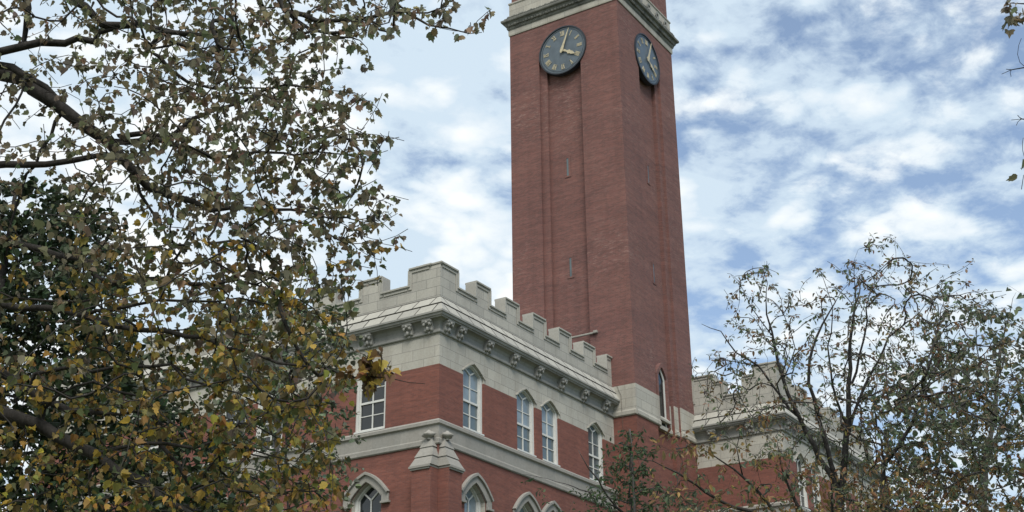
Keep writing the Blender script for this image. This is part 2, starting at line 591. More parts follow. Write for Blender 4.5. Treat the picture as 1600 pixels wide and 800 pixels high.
def corbel_mesh(fr, s):
    cb = MB()
    prof = []
    for k in range(9):      # scroll-shaped side
        t = k / 8
        prof.append((0.05 + 0.33 * t ** 0.8 + 0.035 * math.sin(t * 9.0), 22.86 + 0.56 * t))
    pts = [(0.0, 22.84)] + prof + [(0.0, 23.43)]
    n = len(pts)
    i = len(cb.v)
    for sx in (-0.24, 0.24):
        cb.v += [tuple(fr(s + sx, z, d)) for d, z in pts]
    cb.f += [tuple(range(i, i + n)), tuple(range(i + n, i + 2 * n))]
    for k in range(n):
        k2 = (k + 1) % n
        cb.f.append((i + k, i + k2, i + n + k2, i + n + k))

    def blob(cs, ch, cd, r, sq):
        i0 = len(cb.v)
        nu, nv = 7, 4
        for a in range(nv + 1):
            th = math.pi * a / nv
            for b in range(nu):
                ph = 2 * math.pi * b / nu + a * 0.3
                rr = r * (1 + 0.18 * math.sin(3 * ph + cs * 20))
                cb.v.append(tuple(fr(cs + rr * math.sin(th) * math.cos(ph), ch + rr * math.sin(th) * math.sin(ph), cd + r * sq * math.cos(th))))
        for a in range(nv):
            for b in range(nu):
                cb.f.append((i0 + a * nu + b, i0 + a * nu + (b + 1) % nu, i0 + (a + 1) * nu + (b + 1) % nu, i0 + (a + 1) * nu + b))
    for dx, dz, dd, r in ((0, 23.02, 0.22, 0.13), (-0.13, 23.22, 0.31, 0.10), (0.13, 23.22, 0.31, 0.10), (0, 23.30, 0.36, 0.09),
                          (-0.15, 22.98, 0.16, 0.09), (0.15, 22.98, 0.16, 0.09), (0, 22.86, 0.11, 0.10), (-0.2, 23.34, 0.34, 0.06), (0.2, 23.34, 0.34, 0.06)):
        blob(s + dx * 1.15, dz, dd - 0.01, r * 0.95, 0.8)
    return cb


first = {}
for key, fr, pos, delta in (('R', R_near, [0.42, 1.46, 3.83, 6.17, 8.52, 10.87, 13.24, 15.62], (1, 0, 0)),
                            ('L', L_near, [0.52, 1.66, 4.02, 6.4, 8.75, 11.1, 13.5, 15.8, 18.2, 20.5, 22.9, 25.2], (0, 1, 0)),
                            ('FL', L_far, [1.85, 4.25, 6.6], (0, 1, 0)),
                            ('FR', R_far, [0.45, 2.2, 4.6, 7.0, 9.4, 11.8, 14.2], (1, 0, 0))):
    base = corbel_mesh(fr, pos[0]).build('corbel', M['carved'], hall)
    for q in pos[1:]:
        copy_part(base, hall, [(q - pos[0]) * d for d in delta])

# ---------------- battlemented parapets
TH = 0.5


def parapet(fr, outline, par, cop, s_lo, s_hi, skip_ends=(True, True)):
    """outline: (s, h) stepped top line from s_lo to s_hi at the stone face; copings wrap every edge"""
    base = ZP - 0.06
    par.prism(fr, [(s_lo, base)] + outline + [(s_hi, base)], -TH, 0.0)
    for (a, h0), (b, h1) in zip(outline, outline[1:]):
        if abs(h0 - h1) < 1e-6:      # level edge
            lo, hi = min(a, b), max(a, b)
            cop.box(fr, lo + 0.001, hi - 0.001, -TH - 0.06, 0.05, h0 + 0.003, h0 + 0.05)
            cop.box(fr, lo - 0.035, hi + 0.035, -TH - 0.10, 0.10, h0 + 0.052, h0 + 0.15)
            for k in range(1, int((hi - lo) / 0.62) + 1):      # rolled joints on the coping
                q = lo + (hi - lo) * k / (int((hi - lo) / 0.62) + 1)
                cop.box(fr, q - 0.035, q + 0.035, -TH - 0.06, 0.06, h0 + 0.152, h0 + 0.185)
        else:                        # upright edge of a merlon
            lo, hi = min(h0, h1), max(h0, h1)
            sg = 1 if h1 > h0 else -1      # merlon lies towards +s when rising
            x0, x1 = sorted((a - sg * 0.075, a + sg * 0.12))
            cop.box(fr, x0, x1, 0.003, 0.045, lo - 0.10, hi + 0.002)
            x0, x1 = sorted((a - sg * 0.085, a - sg * 0.002))
            cop.box(fr, x0, x1, -TH - 0.04, 0.085, lo + 0.155, hi + 0.05)
            # mould under the sill returns
    for (a, h0), (b, h1) in zip(outline, outline[1:]):
        if abs(h0 - h1) < 1e-6:
            lo, hi = min(a, b), max(a, b)
            cop.box(fr, lo + 0.12, hi - 0.12, 0.002, 0.042, h0 - 0.11, h0 - 0.002)


def battlement(pairs, lo, hi, zs, zm):
    """pairs: merlon (start, end); returns the stepped outline"""
    out = []
    for a, b in pairs:
        if a > lo + 1e-6:
            out += [(a, zs), (a, zm)]
        else:
            out += [(lo, zm)]
        out += [(b, zm)]
        if b < hi - 1e-6:
            out += [(b, zs)]
    if out[0][0] > lo + 1e-6:
        out = [(lo, zs)] + out
    if out[-1][0] < hi - 1e-6:
        out += [(hi, zs)]
    return out


ZS, ZM = 25.36, 26.22
par, cop = MB(), MB()
parapet(R_near, battlement([(0.0, 1.38)] + [(2.96 + 2.633 * k, 4.18 + 2.64 * k) for k in range(5)] + [(16.15, UW)], 0, UW, ZS, ZM), par, cop, 0, UW)
lm = [(TH + 0.001, 1.76)] + [(3.42 + 2.9 * k, 4.70 + 2.9 * k) for k in range(8)]
parapet(L_near, battlement(lm, TH + 0.001, WLEN, ZS, ZM), par, cop, TH + 0.001, WLEN)
po = par.build('parapet', M['parapet'], hall)
cop.build('coping', M['coping'], po, bevel=0.012)
par, cop = MB(), MB()
# far pavilion, two-step merlon at its corner
fo = [(TH + 0.001, 26.86), (1.38, 26.86), (1.38, 26.32), (2.12, 26.32), (2.12, ZS), (3.40, ZS), (3.40, 26.32), (4.02, 26.32), (4.02, 26.80), (5.4, 26.80), (5.4, ZS), (6.9, ZS), (6.9, ZM), (8.9, ZM)]
parapet(L_far, fo, par, cop, TH + 0.001, 8.9)
fo = [(0, 26.86), (1.38, 26.86), (1.38, 26.32), (2.12, 26.32), (2.12, ZS)]
for k in range(5):
    fo += [(3.4 + 2.63 * k, ZS), (3.4 + 2.63 * k, ZM), (4.65 + 2.63 * k, ZM), (4.65 + 2.63 * k, ZS)]
fo += [(17.0, ZS)]
parapet(R_far, fo, par, cop, 0, 17.0)
po = par.build('parapet', M['parapet'], hall)
cop.build('coping', M['coping'], po, bevel=0.012)
rf = MB()
wf = lambda s, h, d: np.array([s, d, h])
rf.box(wf, 0.51, FEND, 0.51, WLEN, 24.3, 24.5)
rf.box(wf, FU + 0.51, FEND - 0.01, FV + 0.51, 0.5, 24.3, 24.5)
rf.build('roof', M['roof'], hall)

# ---------------- corner buttresses with stepped stone caps
bd, bw = 0.57, 1.02
bt_ = MB()
bt_.box(R_near, 0.003, bw, 0.001, bd, 0, 16.42)
bt_.box(L_near, 0.0, bw, 0.001, bd, 0, 16.42)
bo = bt_.build('buttress', M['brick'], hall)
for fr in (R_near, L_near):
    cap = MB()
    c0, c1 = -0.01, bw + 0.11
    cap.box(fr, c0 + 0.05, c1 - 0.05, 0.001, bd + 0.06, 16.34, 16.42)
    cap.box(fr, c0, c1, 0.001, bd + 0.11, 16.421, 16.52)

    def tier(zb, zt, wa, wbk, da, db, sa=c0 + 0.5):
        cc = 0.52 - (zb - 16.5) * 0.10
        ct = 0.52 - (zt - 16.5) * 0.10
        P = [(cc - wa, da, zb), (cc + wa, da, zb), (cc + wa, 0.001, zb), (cc - wa, 0.001, zb)]
        Q = [(ct - wbk, db, zt), (ct + wbk, db, zt), (ct + wbk, 0.001, zt), (ct - wbk, 0.001, zt)]
        i = len(cap.v)
        cap.v += [tuple(fr(a, h, d)) for a, d, h in P + Q]
        for q in ((0, 1, 2, 3), (4, 5, 6, 7), (0, 1, 5, 4), (1, 2, 6, 5), (2, 3, 7, 6), (3, 0, 4, 7)):
            cap.f.append(tuple(i + k for k in q))
    tier(16.522, 16.95, 0.58, 0.46, bd + 0.09, bd * 0.74)
    tier(16.955, 17.40, 0.50, 0.32, bd * 0.82, bd * 0.50)
    tier(17.405, 17.86, 0.37, 0.14, bd * 0.57, bd * 0.30)
    co = cap.build('buttress_cap', M['belt'], bo)
    fn = MB()
    cc = 0.37
    prof = [(0.08, 17.74), (0.09, 17.84), (0.16, 17.87), (0.25, 17.95), (0.24, 18.01), (0.15, 18.07), (0.09, 18.12), (0.06, 18.17), (0.001, 18.20)]
    nseg = 10
    for k, (r, z) in enumerate(prof):
        for q in range(nseg):
            a = 2 * math.pi * q / nseg
            rr = r * (1 + 0.28 * math.cos(4 * a)) if 0.1 < r else r
            fn.v.append(tuple(fr(cc + rr * 1.25 * math.cos(a), z, 0.22 + rr * 1.1 * math.sin(a))))
    for k in range(len(prof) - 1):
        for q in range(nseg):
            q2 = (q + 1) % nseg
            fn.f.append((k * nseg + q, k * nseg + q2, (k + 1) * nseg + q2, (k + 1) * nseg + q))
    fn.build('finial', M['belt'], bo, smooth=True)

# ------------------------------------------------------------------ clock tower
ZT = 49.92
CZ, CR = 47.50, 1.70                    # clock height, radius
HO, HI, D1, D2 = 1.79, 1.30, 0.17, 0.40  # recessed panel: half widths and depths


def semi(c, z, r, n=24):
    return [(c - r * math.cos(math.pi * k / n), z + r * math.sin(math.pi * k / n)) for k in range(n + 1)]


PN, PO, PI_ = -1.25, 1.79, 1.30         # recess: near edge, far outer edge, far inner edge (from the wall's centre)
AZ = CZ - 0.45                          # its head starts here and closes behind the clock


def head(a, b, n=24):
    c, r = (a + b) / 2, (b - a) / 2
    return [(c - r * math.cos(math.pi * k / n), AZ + r * math.sin(math.pi * k / n)) for k in range(n + 1)]


tb, tp, base_w, base_p = MB(), MB(), MB(), MB()
ZS0 = 23.4                              # brick of the hall below the stone band, brick with painted glare haze above
for fr, wd in ((T_L, TV1 - TV0), (T_R, TU1 - TU0)):
    c = wd / 2
    for mb, pb_, z0, z1 in ((base_w, base_p, 0, ZS0), (tb, tp, ZS0, AZ)):
        mb.face([fr(0, z0, 0), fr(c + PN, z0, 0), fr(c + PN, z1, 0), fr(0, z1, 0)])
        mb.face([fr(c + PO, z0, 0), fr(wd, z0, 0), fr(wd, z1, 0), fr(c + PO, z1, 0)])
        mb.face([fr(c + PI_, z0, -D1), fr(c + PO, z0, -D1), fr(c + PO, z1, -D1), fr(c + PI_, z1, -D1)])
        for q, da, db in ((PN, 0, -D2), (PO, 0, -D1), (PI_, -D1, -D2)):
            mb.face([fr(c + q, z0, da), fr(c + q, z1, da), fr(c + q, z1, db), fr(c + q, z0, db)])
        pb_.face([fr(c + PN, z0, -D2), fr(c + PI_, z0, -D2), fr(c + PI_, z1, -D2), fr(c + PN, z1, -D2)])
    a = head(c + PN, c + PO)
    b_ = head(c + PN, c + PI_)
    tb.face([fr(0, AZ, 0)] + [fr(x, h, 0) for x, h in a] + [fr(wd, AZ, 0), fr(wd, ZT + 0.1, 0), fr(0, ZT + 0.1, 0)])
    for (p, q) in zip(a, a[1:]):
        tb.face([fr(*p, 0), fr(*q, 0), fr(*q, -D1), fr(*p, -D1)])
    for (p, q) in zip(b_, b_[1:]):
        tb.face([fr(*p, -D1), fr(*q, -D1), fr(*q, -D2), fr(*p, -D2)])
    for k in range(len(a) - 1):
        pts = [a[k], a[k + 1], b_[k + 1], b_[k]] if k else [a[0], a[1], b_[1]]
        tb.face([fr(*p, -D1) for p in pts])
    tp.face([fr(x, h, -D2) for x, h in b_])
# the two hidden faces
for mb, z0, z1 in ((base_w, 0, ZS0), (tb, ZS0, ZT + 0.1)):
    mb.face([(TU1, TV0, z0), (TU1, TV1, z0), (TU1, TV1, z1), (TU1, TV0, z1)])
    mb.face([(TU0, TV1, z0), (TU1, TV1, z0), (TU1, TV1, z1), (TU0, TV1, z1)])
base_w.v += base_p.v
base_w.f += [tuple(q + len(base_w.v) - len(base_p.v) for q in f) for f in base_p.f]
base_w.build('base_wall', M['brick'], tower)
# belfry shaft above the cornice
bx = lambda s, h, d: np.array([TU0 + s, TV0 + d, h])
tb.box(bx, 0.1, TU1 - TU0 - 0.1, 0.1, TV1 - TV0 - 0.1, 52.33, 60.0)
tb.build('wall', M['hazed_tower_brick'], tower)
tp.build('recessed_panel', M['hazed_tower_brick'], tower)
cap = MB()
for q in ((0, 1), (1, 2), (2, 3), (3, 0)):
    cs = [(TU0 - 0.3, TV0 - 0.3, 60.002), (TU1 + 0.3, TV0 - 0.3, 60.002), (TU1 + 0.3, TV1 + 0.3, 60.002), (TU0 - 0.3, TV1 + 0.3, 60.002)]
    cap.face([cs[q[0]], cs[q[1]], ((TU0 + TU1) / 2, (TV0 + TV1) / 2, 67)])
cap.face(cs)
cap.build('roof', M['roof'], tower)

tpath = [(TU0, TV1), (TU0, TV0), (TU1, TV0), (TU1, TV1)]
fs = MB()
fs.sweep(tpath, [(0.0, 49.90), (0.05, 49.90), (0.07, 50.0), (0.07, 50.32), (0.0, 50.34)], closed=True)
fs.build('fascia', M['stone'], tower)
tc = MB()
tc.sweep(tpath, [(0.0, 50.30), (0.09, 50.325), (0.14, 50.40), (0.16, 50.52), (0.24, 50.62), (0.30, 50.78), (0.42, 50.84), (0.44, 50.90), (0.44, 51.0),
                 (0.30, 51.06), (0.26, 51.20), (0.10, 51.26), (0.0, 51.3)], closed=True)
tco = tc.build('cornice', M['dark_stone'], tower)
tu = MB()
tu.sweep(tpath, [(0.02, 51.2), (0.02, 52.30), (0.07, 52.34), (0.07, 52.44), (-0.12, 52.5)], closed=True)
tu.build('upper_stone_band', M['stone'], tower)
# carved foliage knobs running along the cornice and bosses on the band above it
for fr, wd in ((T_L, TV1 - TV0), (T_R, TU1 - TU0)):
    for dz, dd, r in ((51.13, 0.29, 0.11), (50.60, 0.22, 0.09)):
        orn = MB()
        for k in range(int(wd / 0.22)):
            sx = 0.15 + k * 0.22
            rr = r * random.uniform(0.75, 1.25)
            i0 = len(orn.v)
            for a in range(5):
                th = math.pi * a / 4
                for b in range(6):
                    ph = 2 * math.pi * b / 6
                    orn.v.append(tuple(fr(sx + 1.3 * rr * math.sin(th) * math.cos(ph), dz + rr * math.cos(th), dd + rr * math.sin(th) * math.sin(ph))))
            for a in range(4):
                for b in range(6):
                    orn.f.append((i0 + a * 6 + b, i0 + a * 6 + (b + 1) % 6, i0 + a * 6 + 6 + (b + 1) % 6, i0 + a * 6 + 6 + b))
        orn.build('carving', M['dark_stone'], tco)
for k in range(6):
    sx = 0.9 + k * 1.22
    bos = MB()
    bos.band(T_R, semi(sx, 51.84, 0.26, 8) + [(sx + 0.26 * math.cos(math.pi * q / 8), 51.84 - 0.26 * math.sin(math.pi * q / 8)) for q in range(1, 8)],
             semi(sx, 51.84, 0.13, 8) + [(sx + 0.13 * math.cos(math.pi * q / 8), 51.84 - 0.13 * math.sin(math.pi * q / 8)) for q in range(1, 8)], 0.021, 0.10, closed=True)
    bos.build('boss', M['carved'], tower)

# stone band round the tower foot of the visible shaft
GB0, GB1 = 22.78, 24.57
sb = MB()


def band_piece(fr, a, b, d, back=0.4):
    sb.box(fr, a, b, d - back, d, GB0 + 0.36, GB1)
    pts = [(d - back, GB0), (d, GB0), (d + 0.05, GB0 + 0.06), (d + 0.05, GB0 + 0.25), (d, GB0 + 0.358), (d - back, GB0 + 0.358)]
    i, n = len(sb.v), len(pts)
    for s in (a, b):
        sb.v += [tuple(fr(s, z, dd)) for dd, z in pts]
    sb.f += [tuple(range(i, i + n)), tuple(range(i + n, i + 2 * n))]
    for k in range(n):
        k2 = (k + 1) % n
        sb.f.append((i + k, i + k2, i + n + k2, i + n + k))


cR = (TU1 - TU0) / 2
# left face of the band, then the piece left of the arched opening, then three stepped pieces right of it
band_piece(T_L, -0.05, 5.4, 0.05, 0.05)
band_piece(T_R, 0.0, 2.92, 0.05, 0.7)
sb.build('stone_band', M['stone'], tower)
sb = MB()
band_piece(T_R, cR + 0.72, cR + HI, -D2 + 0.05)
band_piece(T_R, cR + HI + 0.002, cR + HO, -D1 + 0.05)
band_piece(T_R, cR + HO + 0.002, TU1 - TU0 + 0.05, 0.05)
sb.build('stone_band', M['stone'], tower)
# arched opening in the right face
aw = 0.54
ao = MB()
pts_o = [(cR - 0.72, 22.8), (cR - 0.72, 26.1)] + [(x, h) for x, h in arch(cR, 0.72, 26.101, 0.80)][1:-1] + [(cR + 0.72, 26.1), (cR + 0.72, 22.8)]
pts_i = [(cR - aw, 22.8), (cR - aw, 26.0)] + [(x, h) for x, h in arch(cR, aw, 26.001, 0.62)][1:-1] + [(cR + aw, 26.0), (cR + aw, 22.8)]
ao.band(T_R, pts_o, pts_i, -D2 - 0.10, -0.16)
wo = ao.build('arched_opening', M['hazed_tower_brick'], tower)
wn = MB()
wn.band(T_R, pts_i, [(cR + (x - cR) * 0.72, 22.8 + (h - 22.8) * 0.95) for x, h in pts_i], -0.36, -0.30)
wn.build('frame', M['frame'], wo)
pn = MB()
pn.face([T_R(x, h, -0.34) for x, h in pts_i])
pn.build('pane', M['glass_dark'], wo)
sl = MB()
sl.prism(lambda a, h, d: T_R(cR - aw - 0.15 + d, h, a), [(-D2 - 0.1, 23.28), (-D1 + 0.10, 23.28), (-D1 + 0.10, 23.40), (-D1 - 0.10, 23.62), (-D2 - 0.1, 23.62)], 0, 2 * aw + 0.3)
sl.prism(lambda a, h, d: T_R(cR - aw - 0.15 + d, h, a), [(-D2 - 0.1, 22.78), (-D1 + 0.02, 22.78), (-D1 + 0.02, 22.98), (-D1 - 0.10, 23.08), (-D2 - 0.1, 23.08)], 0, 2 * aw + 0.3)
sl.build('sill', M['coping'], wo)

# slit windows in the recessed panels
for fr, wd in ((T_L, TV1 - TV0), (T_R, TU1 - TU0)):
    for z0 in (38.75, 32.05):
        c = wd / 2 + 0.12
        s = MB()
        s.band(fr, [(c - 0.22, z0 - 0.10), (c - 0.22, z0 + 1.34), (c + 0.22, z0 + 1.34), (c + 0.22, z0 - 0.10)],
               [(c - 0.075, z0), (c - 0.075, z0 + 1.22), (c + 0.075, z0 + 1.22), (c + 0.075, z0)], -D2 - 0.02, -D2 + 0.03, closed=True)
        so = s.build('slit_window', M['hazed_tower_brick'], tower)
        g = MB()
        g.face([fr(c - 0.10, z0, -D2 + 0.008), fr(c + 0.10, z0, -D2 + 0.008), fr(c + 0.10, z0 + 1.22, -D2 + 0.008), fr(c - 0.10, z0 + 1.22, -D2 + 0.008)])
        g.build('pane', M['glass_mid'], so)

# small stone ledge with an end block on the tower wall above the parapet
lg = MB()
lg.box(T_L, 2.45, 4.0, 0.001, 0.12, 27.96, 28.07)
lg.box(T_L, 2.2, 2.449, 0.001, 0.17, 27.97, 28.13)
lg.build('ledge', M['belt'], tower, bevel=0.02)
# lightning conductor down the re-entrant angle
cb = MB()
pth = [(1.10, 24.62, 0.07), (1.0, 24.3, 0.09), (0.86, 24.0, 0.09), (0.84, 22.9, 0.10), (0.84, 21.5, 0.03), (0.84, 12.0, 0.03)]
for p, q in zip(pth, pth[1:]):
    for sd in ((0.012, 0), (0, 0.012)):
        cb.face([T_L(p[0] - sd[0], p[1], p[2] - sd[1]), T_L(p[0] + sd[0], p[1], p[2] + sd[1]), T_L(q[0] + sd[0], q[1], q[2] + sd[1]), T_L(q[0] - sd[0], q[1], q[2] - sd[1])])
cb.build('conductor_cable', M['copper'], tower)


def ring(c, z, r, n=48):
    return [(c + r * math.sin(2 * math.pi * k / n), z + r * math.cos(2 * math.pi * k / n)) for k in range(n)]


def clock(fr, c):
    d0 = 0.03
    b = MB()
    b.prism(fr, ring(c, CZ, CR - 0.02), -D1 - 0.05, d0)
    dial = b.build('clock_face', M['dial'], tower)
    r = MB()
    r.band(fr, ring(c, CZ, CR + 0.03), ring(c, CZ, CR - 0.055), -D1 - 0.06, d0 + 0.06, closed=True)
    r.band(fr, ring(c, CZ, CR * 0.90), ring(c, CZ, CR * 0.885), d0 + 0.001, d0 + 0.012, closed=True)
    r.build('rim', M['rim'], dial)
    # the viewer of this wall sees +s running to the LEFT on the left face, to the right on the right face
    sg = -1 if fr is T_L else 1
    fm = lambda s, h, d: fr(c + sg * s, h, d)

    def bar(mb, ax, ay, bx_, by, w):
        nx, ny = -(by - ay), bx_ - ax
        l = math.hypot(nx, ny)
        nx, ny = nx / l * w / 2, ny / l * w / 2
        mb.prism(fm, [(ax + nx, CZ + ay + ny), (bx_ + nx, CZ + by + ny), (bx_ - nx, CZ + by - ny), (ax - nx, CZ + ay - ny)], d0 + 0.002, d0 + 0.025)
    numerals = ['XII', 'I', 'II', 'III', 'IIII', 'V', 'VI', 'VII', 'VIII', 'IX', 'X', 'XI']
    for k, txt in enumerate(numerals):
        nm = MB()
        ang = 2 * math.pi * k / 12
        wds = {'I': 0.075, 'V': 0.16, 'X': 0.17}
        tot = sum(wds[ch] for ch in txt)
        x = -tot / 2
        rx, ry = math.sin(ang), math.cos(ang)      # radial
        tx, ty = math.cos(ang), -math.sin(ang)     # reading direction
        r0, r1 = CR * 0.62, CR * 0.82

        def P(xx, t):
            rr = r0 + (r1 - r0) * t
            return rx * rr + tx * xx, ry * rr + ty * xx
        for ch in txt:
            w = wds[ch]
            if ch == 'I':
                segs = [((x + w / 2, 0), (x + w / 2, 1), 0.042)]
            elif ch == 'V':
                segs = [((x + w / 2, 0), (x + 0.02, 1), 0.045), ((x + w / 2, 0), (x + w - 0.02, 1), 0.022)]
            else:
                segs = [((x + w - 0.02, 0), (x + 0.02, 1), 0.045), ((x + 0.02, 0), (x + w - 0.02, 1), 0.022)]
            for p, q, wd in segs:
                bar(nm, *P(*p), *P(*q), wd)
            x += w
        for t in (0.0, 1.0):
            bar(nm, *P(-tot / 2, t), *P(tot / 2, t), 0.014)
        nm.build('numeral', M['gilt'], dial)

    def hand(name, ang, pts, dd):
        ca, sa = math.cos(ang), math.sin(ang)
        mb = MB()
        q = [(x * ca + y * sa, CZ - x * sa + y * ca) for x, y in pts]
        mb.prism(fm, q, d0 + dd, d0 + dd + 0.03)
        mb.build(name, M['gilt'], dial)
    hour = [(-0.05, -0.12), (-0.075, 0.2), (-0.05, 0.42), (-0.15, 0.55), (-0.09, 0.68), (-0.12, 0.78), (0, 1.12), (0.12, 0.78), (0.09, 0.68), (0.15, 0.55), (0.05, 0.42), (0.075, 0.2), (0.05, -0.12)]
    mins = [(-0.04, -0.25), (-0.105, -0.12), (-0.105, 0.06), (-0.075, 0.3), (-0.05, 0.9), (-0.015, 1.52), (0.015, 1.52), (0.05, 0.9), (0.075, 0.3), (0.105, 0.06), (0.105, -0.12), (0.04, -0.25)]
    hand('hour_hand', math.radians(122), hour, 0.05)
    hand('minute_hand', math.radians(21), mins, 0.10)


clock(T_L, (TV1 - TV0) / 2)
clock(T_R, (TU1 - TU0) / 2)

# ------------------------------------------------------------------ trees


class Tree:
    def __init__(s):
        s.pos, s.par, s.rad = [], [], []
        s.lv, s.lf, s.lc = [], [], []
        s.nv = 0

    def add(s, p, parent, r=0.0):
        s.pos.append(np.array(p, float))
        s.par.append(parent)
        s.rad.append(r)
        return len(s.pos) - 1

    def nearest(s, p):
        A = np.array(s.pos)
        d = ((A - p) ** 2).sum(1)
        i = int(d.argmin())
        return i, math.sqrt(d[i])

    def limb(s, pts, wob=0.03, start=None):
        """pts: (world point, radius); resampled with a spline; joins the nearest existing node"""
        P = np.array([p for p, r in pts])
        R = [r for p, r in pts]
        if start is None and s.pos:
            i, d = s.nearest(P[0])
            parent = i
        else:
            parent = -1 if start is None else start
        n = len(P)
        first = True
        for k in range(n - 1):
            p0, p1, p2, p3 = P[max(k - 1, 0)], P[k], P[k + 1], P[min(k + 2, n - 1)]
            L = np.linalg.norm(p2 - p1)
            st = max(2, int(L / 0.28))
            for j in range(st + (1 if k == n - 2 else 0)):
                t = j / st
                q = 0.5 * ((2 * p1) + (-p0 + p2) * t + (2 * p0 - 5 * p1 + 4 * p2 - p3) * t * t + (-p0 + 3 * p1 - 3 * p2 + p3) * t ** 3)
                r = R[k] * (1 - t) + R[k + 1] * t
                q = q + rng.normal(0, wob, 3) * min(1.0, 0.3 + 0.03 / max(r, 0.02))
                parent = s.add(q, parent, r)

    def twig(s, target, droop=0.15, leaves=0, leaf=None, wob=0.1, tip=0.003, maxd=2.6):
        i, d = s.nearest(target)
        # attach a little further back along the branch so twigs leave at an acute angle
        for _ in range(2):
            q = s.par[i]
            if q >= 0 and np.linalg.norm(s.pos[q] - target) < d * 1.25 and s.rad[q] < 0.09:
                i = q
        p0 = s.pos[i]
        d = np.linalg.norm(target - p0)
        if d > maxd:
            target = p0 + (target - p0) * maxd / d
            d = maxd
        st = max(2, int(d / 0.16))
        q = s.par[i]
        dir0 = (p0 - s.pos[q]) if q >= 0 else (target - p0)
        l = np.linalg.norm(dir0)
        dir0 = dir0 / l if l > 1e-6 else (target - p0) / max(d, 1e-6)
        c = p0 + dir0 * d * 0.30 + (target - p0) * 0.30 + np.array([0, 0, droop * d * 0.4])
        parent = i
        path = []
        for j in range(1, st + 1):
            t = j / st
            x = (1 - t) ** 2 * p0 + 2 * t * (1 - t) * c + t * t * target
            x = x + rng.normal(0, wob * d * 0.10, 3) * (1 if j < st else 0)
            parent = s.add(x, parent, 0.0)
            path.append(x)
        if leaves:
            path = path[-max(2, int(0.5 / 0.16) + 1):]
            for _ in range(leaves):
                k = rng.integers(0, len(path))
                b = path[k - 1] if k else path[0]
                x = b + (path[k] - b) * rng.random()
                s.leaf(x, leaf)

    def leaf(s, at, spec):
        shape, size, cols, droop = spec
        L = size * rng.choice((0.5, 0.7, 0.9, 1.05, 1.3)) * rng.uniform(0.9, 1.1)
        # stalk direction: sideways and down; blade hangs from it
        az = rng.random() * 2 * math.pi
        el = rng.normal(-droop, 0.55)
        ax = np.array([math.cos(az) * math.cos(el), math.sin(az) * math.cos(el), math.sin(el)])
        side = np.cross(ax, np.array([0, 0, 1.0]))
        side /= max(np.linalg.norm(side), 1e-6)
        nrm = np.cross(side, ax)
        ro = rng.normal(0, 0.9)
        side, nrm = side * math.cos(ro) + nrm * math.sin(ro), -side * math.sin(ro) + nrm * math.cos(ro)
        base = at + ax * L * 0.45
        fold = rng.uniform(0.15, 0.95)
        curl = rng.uniform(-0.2, 0.5)
        v = base + L * (shape[:, :1] * side + shape[:, 1:2] * ax + (np.abs(shape[:, :1]) * fold - curl * shape[:, 1:2] ** 2) * nrm)
        n = len(shape)
        i0 = s.nv
        s.lv.append(v)
        s.nv += n
        # two halves folded along the midrib: vertices listed tip .. side .. base on each half
        h = (n - 2) // 2
        s.lf.append((i0, *range(i0 + 2, i0 + 2 + h), i0 + 1))
        s.lf.append((i0, i0 + 1, *reversed(range(i0 + 2 + h, i0 + n))))
        c = cols[rng.integers(0, len(cols))]
        c = np.clip(np.array(c) * rng.uniform(0.65, 1.35) * rng.normal(1, 0.08, 3), 0.004, 0.8)
        s.lc += [c] * n

    def build(s, root, bark, leafmat, tip=0.0045, expo=2.35):
        n = len(s.pos)
        kids = [[] for _ in range(n)]
        for i, p in enumerate(s.par):
            if p >= 0:
                kids[p].append(i)
        acc = np.zeros(n)
        R = np.zeros(n)
        order = list(range(n))
        for i in reversed(order):      # children always come after their parent
            a = acc[i] if kids[i] else tip ** expo
            r = a ** (1 / expo)
            R[i] = max(s.rad[i], min(r, 0.05) if s.rad[i] == 0 else s.rad[i])
            if s.par[i] >= 0:
                acc[s.par[i]] += R[i] ** expo if s.rad[i] == 0 else 0
        off = np.array(root.location)
        vs, fs = [], []
        used = [False] * n
        depth = np.zeros(n)
        heir = [-1] * n
        for i in range(n):
            if kids[i]:
                heir[i] = max(kids[i], key=lambda k: R[k])
        starts = [i for i in range(n) if s.par[i] < 0 or heir[s.par[i]] != i]
        for st in starts:
            chain = [st]
            while heir[chain[-1]] >= 0:
                chain.append(heir[chain[-1]])
            if s.par[st] >= 0:
                chain = [s.par[st]] + chain
            if len(chain) < 2:
                continue
            P = np.array([s.pos[i] for i in chain])
            rr = np.array([R[i] for i in chain])
            if s.par[st] >= 0:
                rr[0] = min(rr[0], rr[1] * 1.25)
            ns = 8 if rr[1] > 0.06 else (6 if rr[1] > 0.025 else (4 if rr[1] > 0.008 else 3))
            T = np.gradient(P, axis=0)
            T /= np.maximum(np.linalg.norm(T, axis=1, keepdims=True), 1e-9)
            u = np.cross(T[0], [0.3, 0.5, 0.81])
            u /= np.linalg.norm(u)
            i0 = len(vs)
            for k in range(len(P)):
                u = u - T[k] * (u @ T[k])
                u /= max(np.linalg.norm(u), 1e-9)
                w = np.cross(T[k], u)
                for q in range(ns):
                    a = 2 * math.pi * q / ns
                    vs.append(tuple(P[k] - off + rr[k] * (math.cos(a) * u + math.sin(a) * w)))
            for k in range(len(P) - 1):
                for q in range(ns):
                    q2 = (q + 1) % ns
                    fs.append((i0 + k * ns + q, i0 + k * ns + q2, i0 + (k + 1) * ns + q2, i0 + (k + 1) * ns + q))
            fs.append(tuple(i0 + (len(P) - 1) * ns + q for q in range(ns)))
        me = bpy.data.meshes.new('trunk')
        me.from_pydata(vs, [], fs)
        me.polygons.foreach_set('use_smooth', [True] * len(me.polygons))
        me.materials.append(bark)
        o = bpy.data.objects.new('trunk', me)
        COL.objects.link(o)
        o.parent = root
